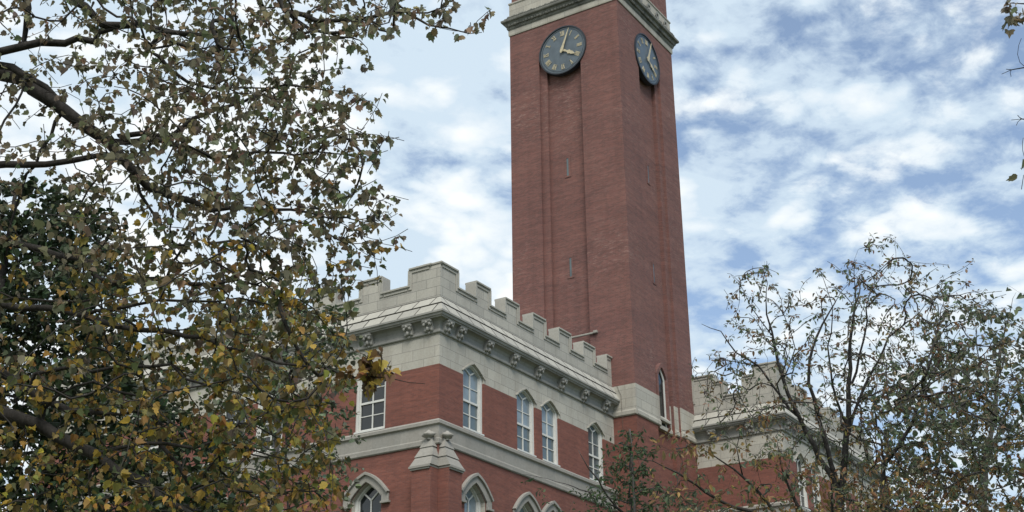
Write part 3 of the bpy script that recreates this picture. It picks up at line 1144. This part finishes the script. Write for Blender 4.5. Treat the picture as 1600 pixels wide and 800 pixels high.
        if s.lv:
            v = np.concatenate(s.lv) - off
            me = bpy.data.meshes.new('crown')
            me.from_pydata(v.tolist(), [], s.lf)
            at = me.attributes.new('leafcol', 'FLOAT_COLOR', 'POINT')
            c = np.ones((len(v), 4))
            c[:, :3] = np.array(s.lc)
            at.data.foreach_set('color', c.ravel())
            me.materials.append(leafmat)
            o = bpy.data.objects.new('crown', me)
            COL.objects.link(o)
            o.parent = root


def sym(half):
    """leaf outline: tip, base, then the right half from tip to base, then the left half"""
    h = np.array(half)
    tip, base, mid = h[0], h[-1], h[1:-1]
    return np.array([tip, base] + list(mid) + [(-x, y) for x, y in mid])


MAPLE = sym([(0, 1.0), (0.16, 0.70), (0.33, 0.72), (0.34, 0.50), (0.47, 0.38), (0.38, 0.16), (0.18, 0.02), (0, 0.05)])
OVAL = sym([(0, 1.0), (0.17, 0.72), (0.24, 0.42), (0.14, 0.10), (0, 0.0)])
BROAD = sym([(0, 1.0), (0.24, 0.76), (0.40, 0.45), (0.30, 0.12), (0, 0.0)])
NARROW = sym([(0, 1.0), (0.11, 0.6), (0.10, 0.25), (0, 0.0)])

OLIVE = [(0.21, 0.180, 0.110), (0.175, 0.165, 0.105), (0.24, 0.185, 0.110), (0.175, 0.185, 0.105), (0.15, 0.135, 0.09)]
GOLD = [(0.40, 0.28, 0.06), (0.46, 0.31, 0.055), (0.34, 0.20, 0.06), (0.28, 0.23, 0.06), (0.22, 0.19, 0.06), (0.085, 0.105, 0.045), (0.11, 0.13, 0.05), (0.24, 0.17, 0.06), (0.19, 0.15, 0.06), (0.20, 0.14, 0.06), (0.13, 0.12, 0.05)]
RUST = [(0.21, 0.115, 0.055), (0.16, 0.095, 0.055), (0.19, 0.135, 0.06), (0.13, 0.09, 0.06)]
GREEN = [(0.030, 0.050, 0.022), (0.040, 0.060, 0.026), (0.024, 0.040, 0.020), (0.050, 0.062, 0.030)]
GREYGREEN = [(0.125, 0.155, 0.095), (0.10, 0.13, 0.08), (0.155, 0.175, 0.105), (0.12, 0.128, 0.09)]
NARROWG = [(0.05, 0.085, 0.04), (0.07, 0.10, 0.05), (0.045, 0.07, 0.04), (0.09, 0.11, 0.055)]
DUSK = [(0.23, 0.205, 0.14), (0.19, 0.195, 0.125), (0.28, 0.205, 0.13), (0.20, 0.17, 0.125)]
YELLOW = [(0.30, 0.21, 0.08), (0.25, 0.16, 0.075), (0.19, 0.16, 0.07), (0.22, 0.12, 0.065), (0.14, 0.13, 0.065)]


def grid_targets(rows, x0, y0, step, k, depth, dspread):
    """cluster centres drawn from a coarse density grid of the crown, at real distances"""
    out = []
    for r, row in enumerate(rows):
        for c, ch in enumerate(row):
            if ch == '.':
                continue
            q = float(ch) * k
            n = int(q) + (rng.random() < q - int(q))
            if n == 0:
                continue
            nx = max(1, math.ceil(math.sqrt(n)))
            cells = rng.permutation(nx * nx)[:n]
            for cc in cells:
                x = x0 + (c + (cc % nx + rng.random()) / nx) * step
                y = y0 + (r + (cc // nx + rng.random()) / nx) * step
                out.append((x, y, depth + rng.normal(0, 0.5) * dspread))
    return out


def grow(tree, targets, leaf_fn, droop=0.15, maxd=2.6):
    """connect clusters nearest-first so twigs branch from twigs"""
    W = [CP(*t) for t in targets]
    A = np.array(tree.pos)
    dist = [np.min(((A - w) ** 2).sum(1)) for w in W]
    for i in np.argsort(dist):
        spec, n = leaf_fn(*targets[i])
        tree.twig(W[i], droop=droop, leaves=n, leaf=spec, maxd=maxd)


def limb_px(tree, pts, wob=0.03, k=1.0):
    """pts: (x, y, depth, radius)"""
    tree.limb([(CP(x, y, d), r * k) for x, y, d, r in pts], wob)


def trunk_to(tree, x, d, ytop, r0, r1, bend=0.0):
    top = CP(x, ytop, d)
    base = np.array([top[0] + bend, top[1] + bend * 0.5, -0.1])
    n = 5
    tree.limb([(base + (top - base) * k / n + np.array([math.sin(k) * 0.06, math.cos(k) * 0.06, 0]) * (0 < k < n), r0 + (r1 - r0) * k / n) for k in range(n + 1)], 0.01)
    return (base[0], base[1], 0)


def finish(tree, name, label, cat, base, bark, leafmat=None, group=None, **kw):
    root = thing(name, label, cat, base, group)
    tree.build(root, bark, leafmat or M['leaf'], **kw)
    return root


# ---- large autumn maple whose limbs come in from the left
t = Tree()
D = 17.0
base = trunk_to(t, -430, 18.0, -250, 0.36, 0.16)
L = lambda pts: limb_px(t, [(p[0], p[1], p[3] if len(p) > 3 else D, p[2]) for p in pts], 0.03, 0.86)
L([(-430, 150, .20, 18), (-200, 60, .16, 17.8), (0, 112, .115, 17.4), (55, 142, .105), (100, 174, .098), (165, 222, .085), (230, 288, .062), (330, 326, .038), (450, 330, .022), (590, 345, .007, 16)])
L([(-60, 88, .07, 17.2), (20, 104, .06), (70, 132, .055), (112, 178, .05), (160, 214, .045)])
L([(165, 221, .06), (250, 218, .045), (340, 246, .032, 16.6), (430, 236, .02, 16.2), (560, 242, .007, 15.8)])
L([(185, 216, .05), (262, 200, .038), (345, 172, .028), (450, 132, .018), (548, 152, .006)])
L([(-430, 330, .13, 18), (-180, 285, .08, 17.6), (0, 258, .055), (75, 256, .048), (150, 240, .04), (200, 250, .03)])
L([(-430, 60, .12, 18), (-200, 30, .09, 18), (0, 76, .062), (100, 66, .055), (150, 68, .05), (185, 44, .04), (320, 54, .022)])
L([(-200, -60, .08, 18), (35, -30, .06), (37, 50, .04), (34, 70, .03)])
L([(-430, -120, .13, 18), (-100, -110, .10, 17.6), (95, -12, .065), (165, 34, .058), (220, 46, .045), (330, 56, .03, 16.5), (370, 30, .015, 16.2)])
L([(-100, -112, .09, 17.6), (200, -80, .07, 17), (390, -30, .05, 16.5), (440, 12, .042, 16.2), (500, 34, .034, 16), (570, 32, .026, 15.8), (630, 25, .02, 15.6), (700, 44, .011, 15.5), (752, 53, .005, 15.4)])
L([(440, 14, .03, 16.2), (482, 40, .024, 16), (530, 55, .016, 16), (562, 72, .008, 16)])
L([(236, 82, .035), (265, 106, .03), (330, 134, .02), (420, 140, .01)])
L([(86, 186, .028), (62, 240, .024), (45, 272, .022), (16, 340, .018), (10, 400, .012)])
L([(214, 272, .03), (240, 330, .022), (262, 372, .010)])
L([(190, 245, .026), (120, 330, .018), (80, 370, .008)])
L([(-430, 480, .20, 18), (-200, 560, .14, 17), (0, 640, .10, 16), (62, 668, .094, 16), (150, 714, .08, 15.6), (218, 758, .06, 15.3), (290, 800, .04, 15), (380, 850, .018, 14.8)])
L([(-430, 470, .15, 18), (-150, 535, .11, 17.2), (0, 583, .075, 16.6), (52, 612, .066, 16.4), (110, 643, .05, 16.2), (190, 650, .02, 16), (250, 630, .009, 16)])
L([(-430, 300, .13, 18), (-150, 330, .085, 17.4), (0, 374, .06, 17), (100, 402, .05), (150, 428, .045), (222, 437, .038, 16.6), (296, 447, .03, 16.4), (400, 440, .018, 16), (470, 415, .008, 15.8)])
L([(-430, 420, .12, 18), (-150, 448, .08, 17.4), (0, 473, .055, 17), (60, 480, .05, 16.7), (130, 490, .045, 16.4), (190, 511, .04, 16), (292, 522, .032, 15.6), (405, 556, .022, 15), (466, 575, .017, 14.6), (550, 591, .011, 14.2), (610, 592, .007, 14), (662, 602, .004, 13.8)])
L([(60, 580, .03, 16.4), (150, 576, .026, 16), (235, 566, .022, 15.6), (330, 604, .016, 15.2), (440, 640, .007, 15)])
L([(130, 492, .03, 16.4), (250, 470, .022, 16), (380, 470, .014, 15.7), (470, 480, .006, 15.5)])
L([(150, 712, .03, 15.6), (260, 690, .024, 15.2), (380, 700, .016, 15), (490, 720, .006, 14.8)])
L([(70, 640, .025, 16), (120, 600, .02, 15.6), (220, 620, .015, 15.3), (300, 680, .007, 15)])
L([(230, 765, .025, 15.3), (330, 760, .02, 15), (420, 770, .014, 14.8), (510, 760, .006, 14.6)])
maple_rows = [
    '55556666677776654331..',
    '55565556666777665431..',
    '55545333557888777531..',
    '5544433456999863200...',
    '554443345699999720....',
    '554442345689999730....',
    '5544423456899998320...',
    '554432245699998840....',
    '5544322455888888420...',
    '554332357777777652....',
    '555432378888888730....',
    '5565322566688885......',
    '5565322666688885......',
    '5566755566688885......',
    '5556655555578885......',
    '5556755555588885......',
    '5556755555588885......',
    '5556645555688885......',
    '5555555666776654......',
]


def maple_leaf(x, y, d):
    g = min(1, max(0, (y - 330 + rng.normal(0, 70)) / 260))
    return (MAPLE, 0.086, GOLD if rng.random() < g else OLIVE, 0.7), 7


tg = grid_targets(maple_rows, -250, -100, 50, 1.5, 16.0, 2.8)
for yy, xx, dd in ((150, -760, 1.5), (300, -800, -1.5), (20, -700, -1.0), (-120, -650, 1.2), (420, -760, 2.5), (100, -420, 4.0), (250, -450, -4.0), (-150, -420, -2.5)):
    L([(-430, yy + 80, .10, 18), ((-430 + xx) / 2, yy + 20, .06, 18 + dd * 0.5), (xx, yy - 40, .012, 18 + dd)])
tg += [(x, y, 18 + z) for x, y, z in zip(rng.uniform(-850, -280, 420), rng.uniform(-280, 560, 420), rng.normal(0, 1.8, 420))]
grow(t, tg, maple_leaf, 0.12, 1.7)
# hanging sprays past the edge of the crown
extra = [(x, y, d) for x, y, d in zip(rng.uniform(540, 612, 9), rng.uniform(548, 605, 9), rng.normal(14.1, .2, 9))]
extra += [(594, 208, 15.6), (608, 205, 15.5), (612, 340, 15.8), (600, 330, 15.9), (735, 35, 15.4), (705, 20, 15.5), (690, 10, 15.5), (670, 40, 15.5), (575, 600, 14), (600, 565, 14), (585, 580, 14.1), (758, 22, 15.4), (768, 14, 15.4), (545, 580, 14.2), (590, 550, 14)]
grow(t, extra, lambda x, y, d: ((MAPLE, 0.10, RUST + GOLD[:2] if y > 450 else OLIVE, 0.9), 9 if y > 450 else 5), 0.1, 1.5)
finish(t, 'maple_tree', 'large maple with olive and gold autumn leaves, its dark limbs reaching in from the left', 'tree', base, M['bark_dark'])

# ---- dark evergreen behind the maple at the far left
t = Tree()
base = trunk_to(t, 25, 36, 300, 0.32, 0.05)
for k in range(26):
    y = 330 + k * 19
    a = 1 if k % 2 else -1
    ln = 60 + k * 6
    limb_px(t, [(25, y + 25, 36, .04), (25 + a * ln * 0.5, y, 36 + (k % 3 - 1) * 1.2, .025), (25 + a * ln, y + 10, 36 + (k % 3 - 1) * 2.0, .008)])
rows = ['..1563..', '.256873.', '.377885.', '.488885.', '58888851', '577777531', '577777642', '677777665', '7777776665', '7777777665', '77777777666', '77777777666']
grow(t, grid_targets(rows, -150, 280, 50, 2.4, 36, 3.0), lambda x, y, d: ((BROAD, 0.19, GREEN, 0.2), 12), 0.1, 2.4)
finish(t, 'evergreen_tree', 'dense dark green evergreen behind the maple limbs at the far left edge', 'tree', base, M['bark_dark'], M['leaf_thick'], 'dark evergreens before the hall')

# ---- evergreen close to the hall, seen through the maple
t = Tree()
base = trunk_to(t, 447, 45, 440, 0.24, 0.04)
for k in range(16):
    y = 470 + k * 22
    a = 1 if k % 2 else -1
    limb_px(t, [(447, y + 30, 45, .035), (447 + a * 45, y, 45 + (k % 3 - 1) * 1.0, .02), (447 + a * (70 + 2 * k), y + 5, 45 + (k % 3 - 1) * 1.8, .008)])
rows = ['.0330.', '288872', '599985', '588874', '577763', '466652', '355542', '455542']
grow(t, grid_targets(rows, 300, 425, 45, 1.3, 45, 3.0), lambda x, y, d: ((BROAD, 0.17, GREYGREEN, 0.2), 12), 0.1, 2.4)
finish(t, 'evergreen_tree', 'grey-green evergreen standing against the left facade of the hall, under its eaves', 'tree', base, M['bark_grey'], M['leaf_thick'], 'dark evergreens before the hall')

# ---- airy, nearly bare tree at the right with many upright stems
t = Tree()
D = 30.0
base = trunk_to(t, 1313, D, 800, 0.17, 0.115)
L = lambda pts: limb_px(t, [(p[0], p[1], p[3] if len(p) > 3 else D, p[2]) for p in pts], 0.02, 0.78)
L([(1313, 800, .115), (1318, 740, .10), (1321, 696, .09), (1326, 600, .065), (1330, 512, .038), (1337, 470, .024), (1333, 430, .014), (1340, 390, .004)])
L([(1313, 790, .10), (1309, 762, .09), (1281, 714, .075), (1262, 680, .068), (1247, 650, .062), (1224, 593, .05), (1205, 520, .03), (1196, 470, .016), (1200, 440, .009), (1194, 408, .003)])
L([(1309, 765, .08), (1292, 700, .065), (1278, 650, .056), (1265, 599, .048), (1266, 560, .042), (1277, 528, .036), (1296, 485, .022), (1312, 455, .012), (1345, 420, .004)])
L([(1247, 652, .045), (1222, 620, .036), (1184, 572, .028), (1150, 550, .022), (1126, 518, .014), (1098, 505, .006)])
L([(1184, 572, .02), (1150, 566, .015), (1118, 562, .010), (1094, 590, .005)])
L([(1224, 594, .026), (1240, 545, .02), (1225, 490, .014), (1200, 470, .006)])
L([(1205, 522, .022), (1175, 480, .015), (1145, 430, .006)])
L([(1322, 690, .06), (1345, 620, .045), (1390, 530, .03), (1432, 490, .016), (1450, 470, .006)])
L([(1330, 600, .04), (1350, 530, .028), (1358, 460, .02), (1390, 420, .008)])
L([(1320, 660, .045), (1302, 600, .032), (1296, 540, .022), (1300, 480, .014), (1280, 420, .006)])
L([(1334, 450, .02), (1362, 430, .014), (1398, 400, .006)])
L([(1345, 622, .03), (1400, 600, .02), (1450, 560, .008)])
rows_a = ['......3.....', '.13.243421..', '.23334444330', '0333344454430', '24344555555420', '343455666665420', '133455666665420', '0123455566653', '0.12344555543', '0..0134444443']
grow(t, grid_targets(rows_a, 1085, 360, 45, 3.5, 30, 3.2), lambda x, y, d: ((OVAL, 0.090, (DUSK + GREYGREEN if rng.random() < .85 else RUST) if y < 670 + rng.normal(0, 40) else (YELLOW if rng.random() < .4 else GREYGREEN), 0.5), 9), 0.2, 1.9)
finish(t, 'sparse_tree', 'thin-leaved tree of many upright dark stems before the far pavilion', 'tree', base, M['bark_slate'], tip=0.0055)

# ---- its neighbour with a leaning fork and bare top
t = Tree()
D = 32.0
base = trunk_to(t, 1379, D, 760, 0.13, 0.09)
L = lambda pts: limb_px(t, [(p[0], p[1], p[3] if len(p) > 3 else D, p[2]) for p in pts], 0.02, 0.78)
L([(1379, 770, .09), (1382, 728, .075), (1400, 700, .06), (1424, 664, .052), (1440, 615, .046), (1455, 570, .038), (1466, 520, .026), (1472, 485, .012), (1482, 450, .004)])
L([(1383, 726, .05), (1378, 690, .035), (1365, 640, .022), (1372, 590, .008)])
L([(1440, 615, .028), (1470, 560, .02), (1502, 510, .008)])
L([(1400, 700, .035), (1440, 690, .025), (1490, 670, .010)])
rows_b = ['..12.', '.1331', '.2342', '24453', '45554', '44554', '34554', '33544', '34544']
grow(t, grid_targets(rows_b, 1345, 435, 43, 1.3, 32, 2.5), lambda x, y, d: ((BROAD, 0.11, RUST + DUSK if y > 735 else GREYGREEN + DUSK[:2], 0.4), 9), 0.2, 1.8)
finish(t, 'forked_tree', 'small leaning forked tree with rusty lower leaves, just right of the many-stemmed tree', 'tree', base, M['bark_slate'], tip=0.0055)

# ---- dark broad-leaved tree at the right edge
t = Tree()
D = 37.0
base = trunk_to(t, 1535, D, 780, 0.20, 0.11)
L = lambda pts: limb_px(t, [(p[0], p[1], p[3] if len(p) > 3 else D, p[2]) for p in pts], 0.02, 0.78)
L([(1535, 780, .11), (1545, 700, .09), (1556, 620, .07), (1563, 550, .05), (1572, 510, .022), (1580, 480, .012), (1588, 455, .004)])
L([(1545, 705, .06), (1575, 640, .05), (1600, 580, .035), (1630, 500, .010)])
L([(1540, 740, .06), (1500, 660, .045), (1488, 590, .03), (1480, 520, .015), (1478, 480, .006)])
L([(1500, 660, .03), (1450, 620, .02), (1410, 560, .012), (1390, 530, .006)])
L([(1556, 620, .035), (1530, 560, .025), (1525, 500, .012), (1530, 470, .006)])
L([(1535, 770, .05), (1460, 740, .035), (1400, 700, .02), (1375, 650, .008)])
L([(1560, 690, .05), (1620, 660, .035), (1680, 600, .01)])
rows_c = ['...00012245', '..00253235666', '..03454345555', '.1345444555555', '.35555545555555', '.45555545455555', '.35555554555555', '.35555555555555', '.34555555555555', '.34445555555555']
grow(t, grid_targets(rows_c, 1330, 440, 40, 1.2, 37, 4.0), lambda x, y, d: ((BROAD, 0.19, RUST + YELLOW[:2] + GREYGREEN if y > 735 + rng.normal(0, 30) else GREYGREEN, 0.4), 8), 0.2, 2.4)
finish(t, 'broadleaf_tree', 'dark green broad-leaved tree with pale stems at the right edge of the view', 'tree', base, M['bark_pale'], tip=0.003)

# ---- low tree with yellow and brown leaves before the tower foot
t = Tree()
D = 27.0
base = trunk_to(t, 1275, D, 880, 0.12, 0.08)
L = lambda pts: limb_px(t, [(p[0], p[1], p[3] if len(p) > 3 else D, p[2]) for p in pts], 0.015)
L([(1275, 890, .06), (1200, 815, .045), (1125, 782, .032), (1090, 758, .026), (1060, 742, .02), (1020, 722, .010), (985, 716, .004)])
L([(1240, 850, .05), (1205, 790, .036), (1160, 745, .024), (1135, 722, .017), (1092, 700, .008), (1070, 690, .004)])
L([(1275, 890, .06), (1250, 800, .04), (1225, 740, .02), (1215, 690, .008)])
L([(1270, 880, .05), (1300, 800, .035), (1300, 740, .012)])
L([(1160, 746, .016), (1150, 700, .010), (1165, 660, .004)])
rows_d = ['....11......', '1222111.....', '11222221111', '122233343343', '1333455665555', '.134566777776', '..34667777777']
grow(t, grid_targets(rows_d, 1000, 630, 38, 2.5, 27, 2.2), lambda x, y, d: ((OVAL, 0.115, YELLOW if rng.random() < .72 else GREYGREEN, 0.6), 7), 0.15, 1.4)
finish(t, 'yellow_tree', 'low spreading tree with yellow and brown leaves before the foot of the clock tower', 'tree', base, M['bark_dark'], tip=0.0035)

# ---- narrow green tree against the tower foot
t = Tree()
D = 44.0
base = trunk_to(t, 985, D, 670, 0.16, 0.02)
for k in range(12):
    y = 690 + k * 14
    a = 1 if k % 2 else -1
    limb_px(t, [(985, y + 12, D, .03), (985 + a * (10 + 3.2 * k), y + 4, D + (k % 3 - 1) * 0.7, .018), (985 + a * (20 + 5.5 * k), y + 2, D + (k % 3 - 1) * 1.2, .006)])
limb_px(t, [(975, 800, D, .04), (920, 770, D - 1, .025), (870, 752, D - 1.5, .010), (800, 738, D - 1.5, .004)])
limb_px(t, [(975, 810, D, .04), (920, 730, D - 1, .02), (905, 700, D - 1, .006)])
rows_e = ['.....0.......', '......1342...', '.....02661...', '...0.15771...', '0.0..36772...', '11012567764..', '0111245667754.', '0111356678865.', '.1123567788764']
grow(t, grid_targets(rows_e, 815, 644, 22, 1.05, D, 2.0), lambda x, y, d: ((OVAL, 0.14, NARROWG, 0.4), 10), 0.12, 1.6)
finish(t, 'narrow_tree', 'narrow dark green young tree in the angle between hall and clock tower', 'tree', base, M['bark_grey'])

# ---- tree outside the right edge: a few twigs reach into view
t = Tree()
D = 18.0
base = trunk_to(t, 1850, D, 0, 0.22, 0.10)
L = lambda pts: limb_px(t, [(p[0], p[1], p[3] if len(p) > 3 else D, p[2]) for p in pts], 0.012)
L([(1850, 120, .06), (1720, 30, .03), (1640, 10, .014), (1575, 5, .004)])
L([(1850, 200, .06), (1720, 130, .03), (1640, 105, .014), (1600, 104, .009), (1564, 118, .004)])
L([(1850, 300, .06), (1720, 210, .03), (1630, 190, .012), (1578, 188, .004)])
L([(1850, 380, .05), (1720, 290, .025), (1640, 260, .012), (1594, 262, .004)])
tg = [(1578, 12, D), (1590, 20, D), (1585, 4, D), (1598, 25, D), (1575, 45, D), (1580, 120, D), (1572, 108, D), (1590, 85, D), (1596, 60, D), (1588, 196, D), (1590, 180, D), (1596, 296, D), (1598, 235, D), (1599, 215, D)]
L([(1850, 20, .10), (1862, -120, .07), (1850, -260, .03), (1858, -340, .008)])
for yy, xx, dd in ((250, 2080, 1.5), (150, 2120, -1.2), (60, 2060, 2.2), (-60, 2020, -1.6), (-150, 1960, 1.0), (-100, 1700, 1.4), (-200, 1760, -1.0), (320, 1900, 3.0), (180, 1830, -3.0), (40, 1900, 3.2), (0, 1800, -2.6)):
    L([(1850, yy + 70, .05), ((1850 + xx) / 2, yy + 20, .03, D + dd * 0.5), (xx, yy - 30, .008, D + dd)])
tg += [(x, y, D + z) for x, y, z in zip(rng.uniform(1625, 2120, 520), rng.uniform(-330, 420, 520), rng.normal(0, 1.7, 520)) if abs(x - 1860) < 120 + 0.35 * (y + 340) and x > 1625]
grow(t, tg, lambda x, y, d: ((MAPLE, 0.12, DUSK, 0.8), 6 if (y < 50 or x > 1605) else (2 if y > 230 else 0)), 0.1, 1.4)
finish(t, 'maple_tree', 'maple standing beyond the right edge, only bare twig tips and a few leaves in view', 'tree', base, M['bark_dark'])

# ------------------------------------------------------------------ ground
mt, nt, b = new_mat('lawn_grass')
g = nt.nodes.new('ShaderNodeNewGeometry')
c = ramp(nt, noise(nt, g.outputs['Position'], 0.35, 6, 0.6), [(0.3, (0.035, 0.055, 0.018)), (0.7, (0.075, 0.095, 0.035))])
c = mixc(nt, ramp(nt, noise(nt, g.outputs['Position'], 2.5, 4, 0.6), [(0.5, 0.0), (0.75, 0.6)]), c, (0.16, 0.10, 0.04))
nt.links.new(c, b.inputs['Base Color'])
b.inputs['Roughness'].default_value = 0.95
bump(nt, b, noise(nt, g.outputs['Position'], 25, 4, 0.7), 0.6, 0.05)
gm = MB()
nn = 12
xs = np.linspace(-2500, 2500, nn)
for i in range(nn - 1):
    for j in range(nn - 1):
        gm.face([(xs[i], xs[j], 0), (xs[i + 1], xs[j], 0), (xs[i + 1], xs[j + 1], 0), (xs[i], xs[j + 1], 0)])
go = gm.build('ground', mt)
go['kind'] = 'structure'
pv = make_plain('path_concrete', (0.33, 0.32, 0.29), 0.9, 0.15, 2.0)
pm = MB()
pm.face([(-62, -12, 0.004), (-8, -12, 0.004), (-8, -9, 0.004), (-62, -9, 0.004)])
po = pm.build('path', pv)
po['kind'] = 'structure'

# ------------------------------------------------------------------ light and sky
SUN_AZ = V((-0.77, -0.64, 0))          # horizontal direction TOWARDS the sun
SUN_EL = math.radians(52)
h = SUN_AZ.normalized()
to_sun = V((h.x * math.cos(SUN_EL), h.y * math.cos(SUN_EL), math.sin(SUN_EL)))
sun = bpy.data.lights.new('sun', 'SUN')
sun.energy = 2.7
sun.angle = math.radians(28)
sun.color = (1.0, 0.965, 0.90)
so = bpy.data.objects.new('sun', sun)
so.rotation_euler = (-to_sun).to_track_quat('-Z', 'Y').to_euler()
so.location = (0, 0, 120)
COL.objects.link(so)

world = bpy.data.worlds.new('World')
scene.world = world
world.use_nodes = True
nt = world.node_tree
bg = nt.nodes['Background']
sky = nt.nodes.new('ShaderNodeTexSky')
sky.sky_type = 'NISHITA'
sky.sun_disc = False
sky.sun_elevation = SUN_EL
sky.sun_rotation = math.atan2(to_sun.x, to_sun.y)
sky.air_density = 1.0
sky.dust_density = 0.6
sky.ozone_density = 0.7
SKY_STRENGTH = 0.13
tcd = nt.nodes.new('ShaderNodeTexCoord')
sep = nt.nodes.new('ShaderNodeSeparateXYZ')
nt.links.new(tcd.outputs['Generated'], sep.inputs[0])


def wm(op, a, b=None):
    n = nt.nodes.new('ShaderNodeMath')
    n.operation = op
    for s_, v in zip(n.inputs, (a, b)):
        if v is None:
            continue
        if hasattr(v, 'is_output'):
            nt.links.new(v, s_)
        else:
            s_.default_value = v
    return n.outputs[0]


zz = wm('ADD', wm('MAXIMUM', sep.outputs[2], 0.0), 0.12)
comb = nt.nodes.new('ShaderNodeCombineXYZ')
nt.links.new(wm('DIVIDE', sep.outputs[0], zz), comb.inputs[0])
nt.links.new(wm('DIVIDE', sep.outputs[1], zz), comb.inputs[1])
mp = nt.nodes.new('ShaderNodeMapping')
mp.inputs['Location'].default_value = (3.1, 1.7, 0.0)
mp.inputs['Rotation'].default_value = (0, 0, math.radians(20))
mp.inputs['Scale'].default_value = (1.25, 1.35, 1.0)
nt.links.new(comb.outputs[0], mp.inputs['Vector'])
big = noise(nt, mp.outputs[0], 1.7, 6, 0.55, 0.0)
mid = noise(nt, mp.outputs[0], 4.5, 8, 0.58, 0.15)
fine = noise(nt, mp.outputs[0], 13.0, 9, 0.66, 0.25)
# more cover towards the left (north-west), clearer sky to the right
vm = nt.nodes.new('ShaderNodeVectorMath')
vm.operation = 'DOT_PRODUCT'
nt.links.new(tcd.outputs['Generated'], vm.inputs[0])
vm.inputs[1].default_value = (-0.53, 0.84, 0.0)
left = vm.outputs['Value']
cov = wm('ADD', wm('ADD', big, wm('MULTIPLY', wm('SUBTRACT', mid, 0.5), 0.85)), wm('MULTIPLY', wm('SUBTRACT', fine, 0.5), 0.62))
warp = nt.nodes.new('ShaderNodeVectorMath')
warp.operation = 'MULTIPLY_ADD'
wn_ = nt.nodes.new('ShaderNodeTexNoise')
wn_.inputs['Scale'].default_value = 3.0
wn_.inputs['Detail'].default_value = 5
nt.links.new(mp.outputs[0], wn_.inputs['Vector'])
nt.links.new(wn_.outputs['Color'], warp.inputs[0])
warp.inputs[1].default_value = (0.28, 0.28, 0.0)
nt.links.new(mp.outputs[0], warp.inputs[2])
vo = nt.nodes.new('ShaderNodeTexVoronoi')
vo.feature = 'F1'
vo.inputs['Scale'].default_value = 8.0
vo.inputs['Detail'].default_value = 1.0
vo.inputs['Roughness'].default_value = 0.55
nt.links.new(warp.outputs[0], vo.inputs['Vector'])
puff = wm('SUBTRACT', 0.56, vo.outputs['Distance'])
cov = wm('ADD', cov, wm('MULTIPLY', puff, 0.34))
cov = wm('ADD', cov, wm('ADD', wm('MULTIPLY', left, 0.62), 0.235))
mask = ramp(nt, cov, [(0.29, 0.14), (0.39, 0.46), (0.48, 0.82), (0.58, 1.0)])
tone = wm('ADD', wm('MULTIPLY', puff, 0.30), wm('ADD', wm('MULTIPLY', noise(nt, mp.outputs[0], 3.0, 4, 0.5), 0.5), wm('ADD', wm('MULTIPLY', mid, 0.28), wm('MULTIPLY', fine, 0.22))))
cloudc = mixc(nt, ramp(nt, wm('ADD', tone, wm('MULTIPLY', left, 0.12)), [(0.40, 0.0), (0.50, 0.55), (0.60, 1.0)]), (0.50, 0.60, 0.69), (0.78, 0.80, 0.80))
scaled = nt.nodes.new('ShaderNodeVectorMath')
scaled.operation = 'SCALE'
nt.links.new(cloudc, scaled.inputs[0])
scaled.inputs['Scale'].default_value = 1.0 / SKY_STRENGTH
out = mixc(nt, mask, sky.outputs[0], scaled.outputs[0])
nt.links.new(out, bg.inputs['Color'])
bg.inputs['Strength'].default_value = SKY_STRENGTH

scene.view_settings.view_transform = 'Standard'
scene.view_settings.look = 'None'
scene.view_settings.gamma = 1.0
scene.view_settings.exposure = 0.42
scene.view_settings.use_curve_mapping = False
scene.cycles.max_bounces = 6
scene.cycles.transparent_max_bounces = 4
scene.cycles.use_denoising = True
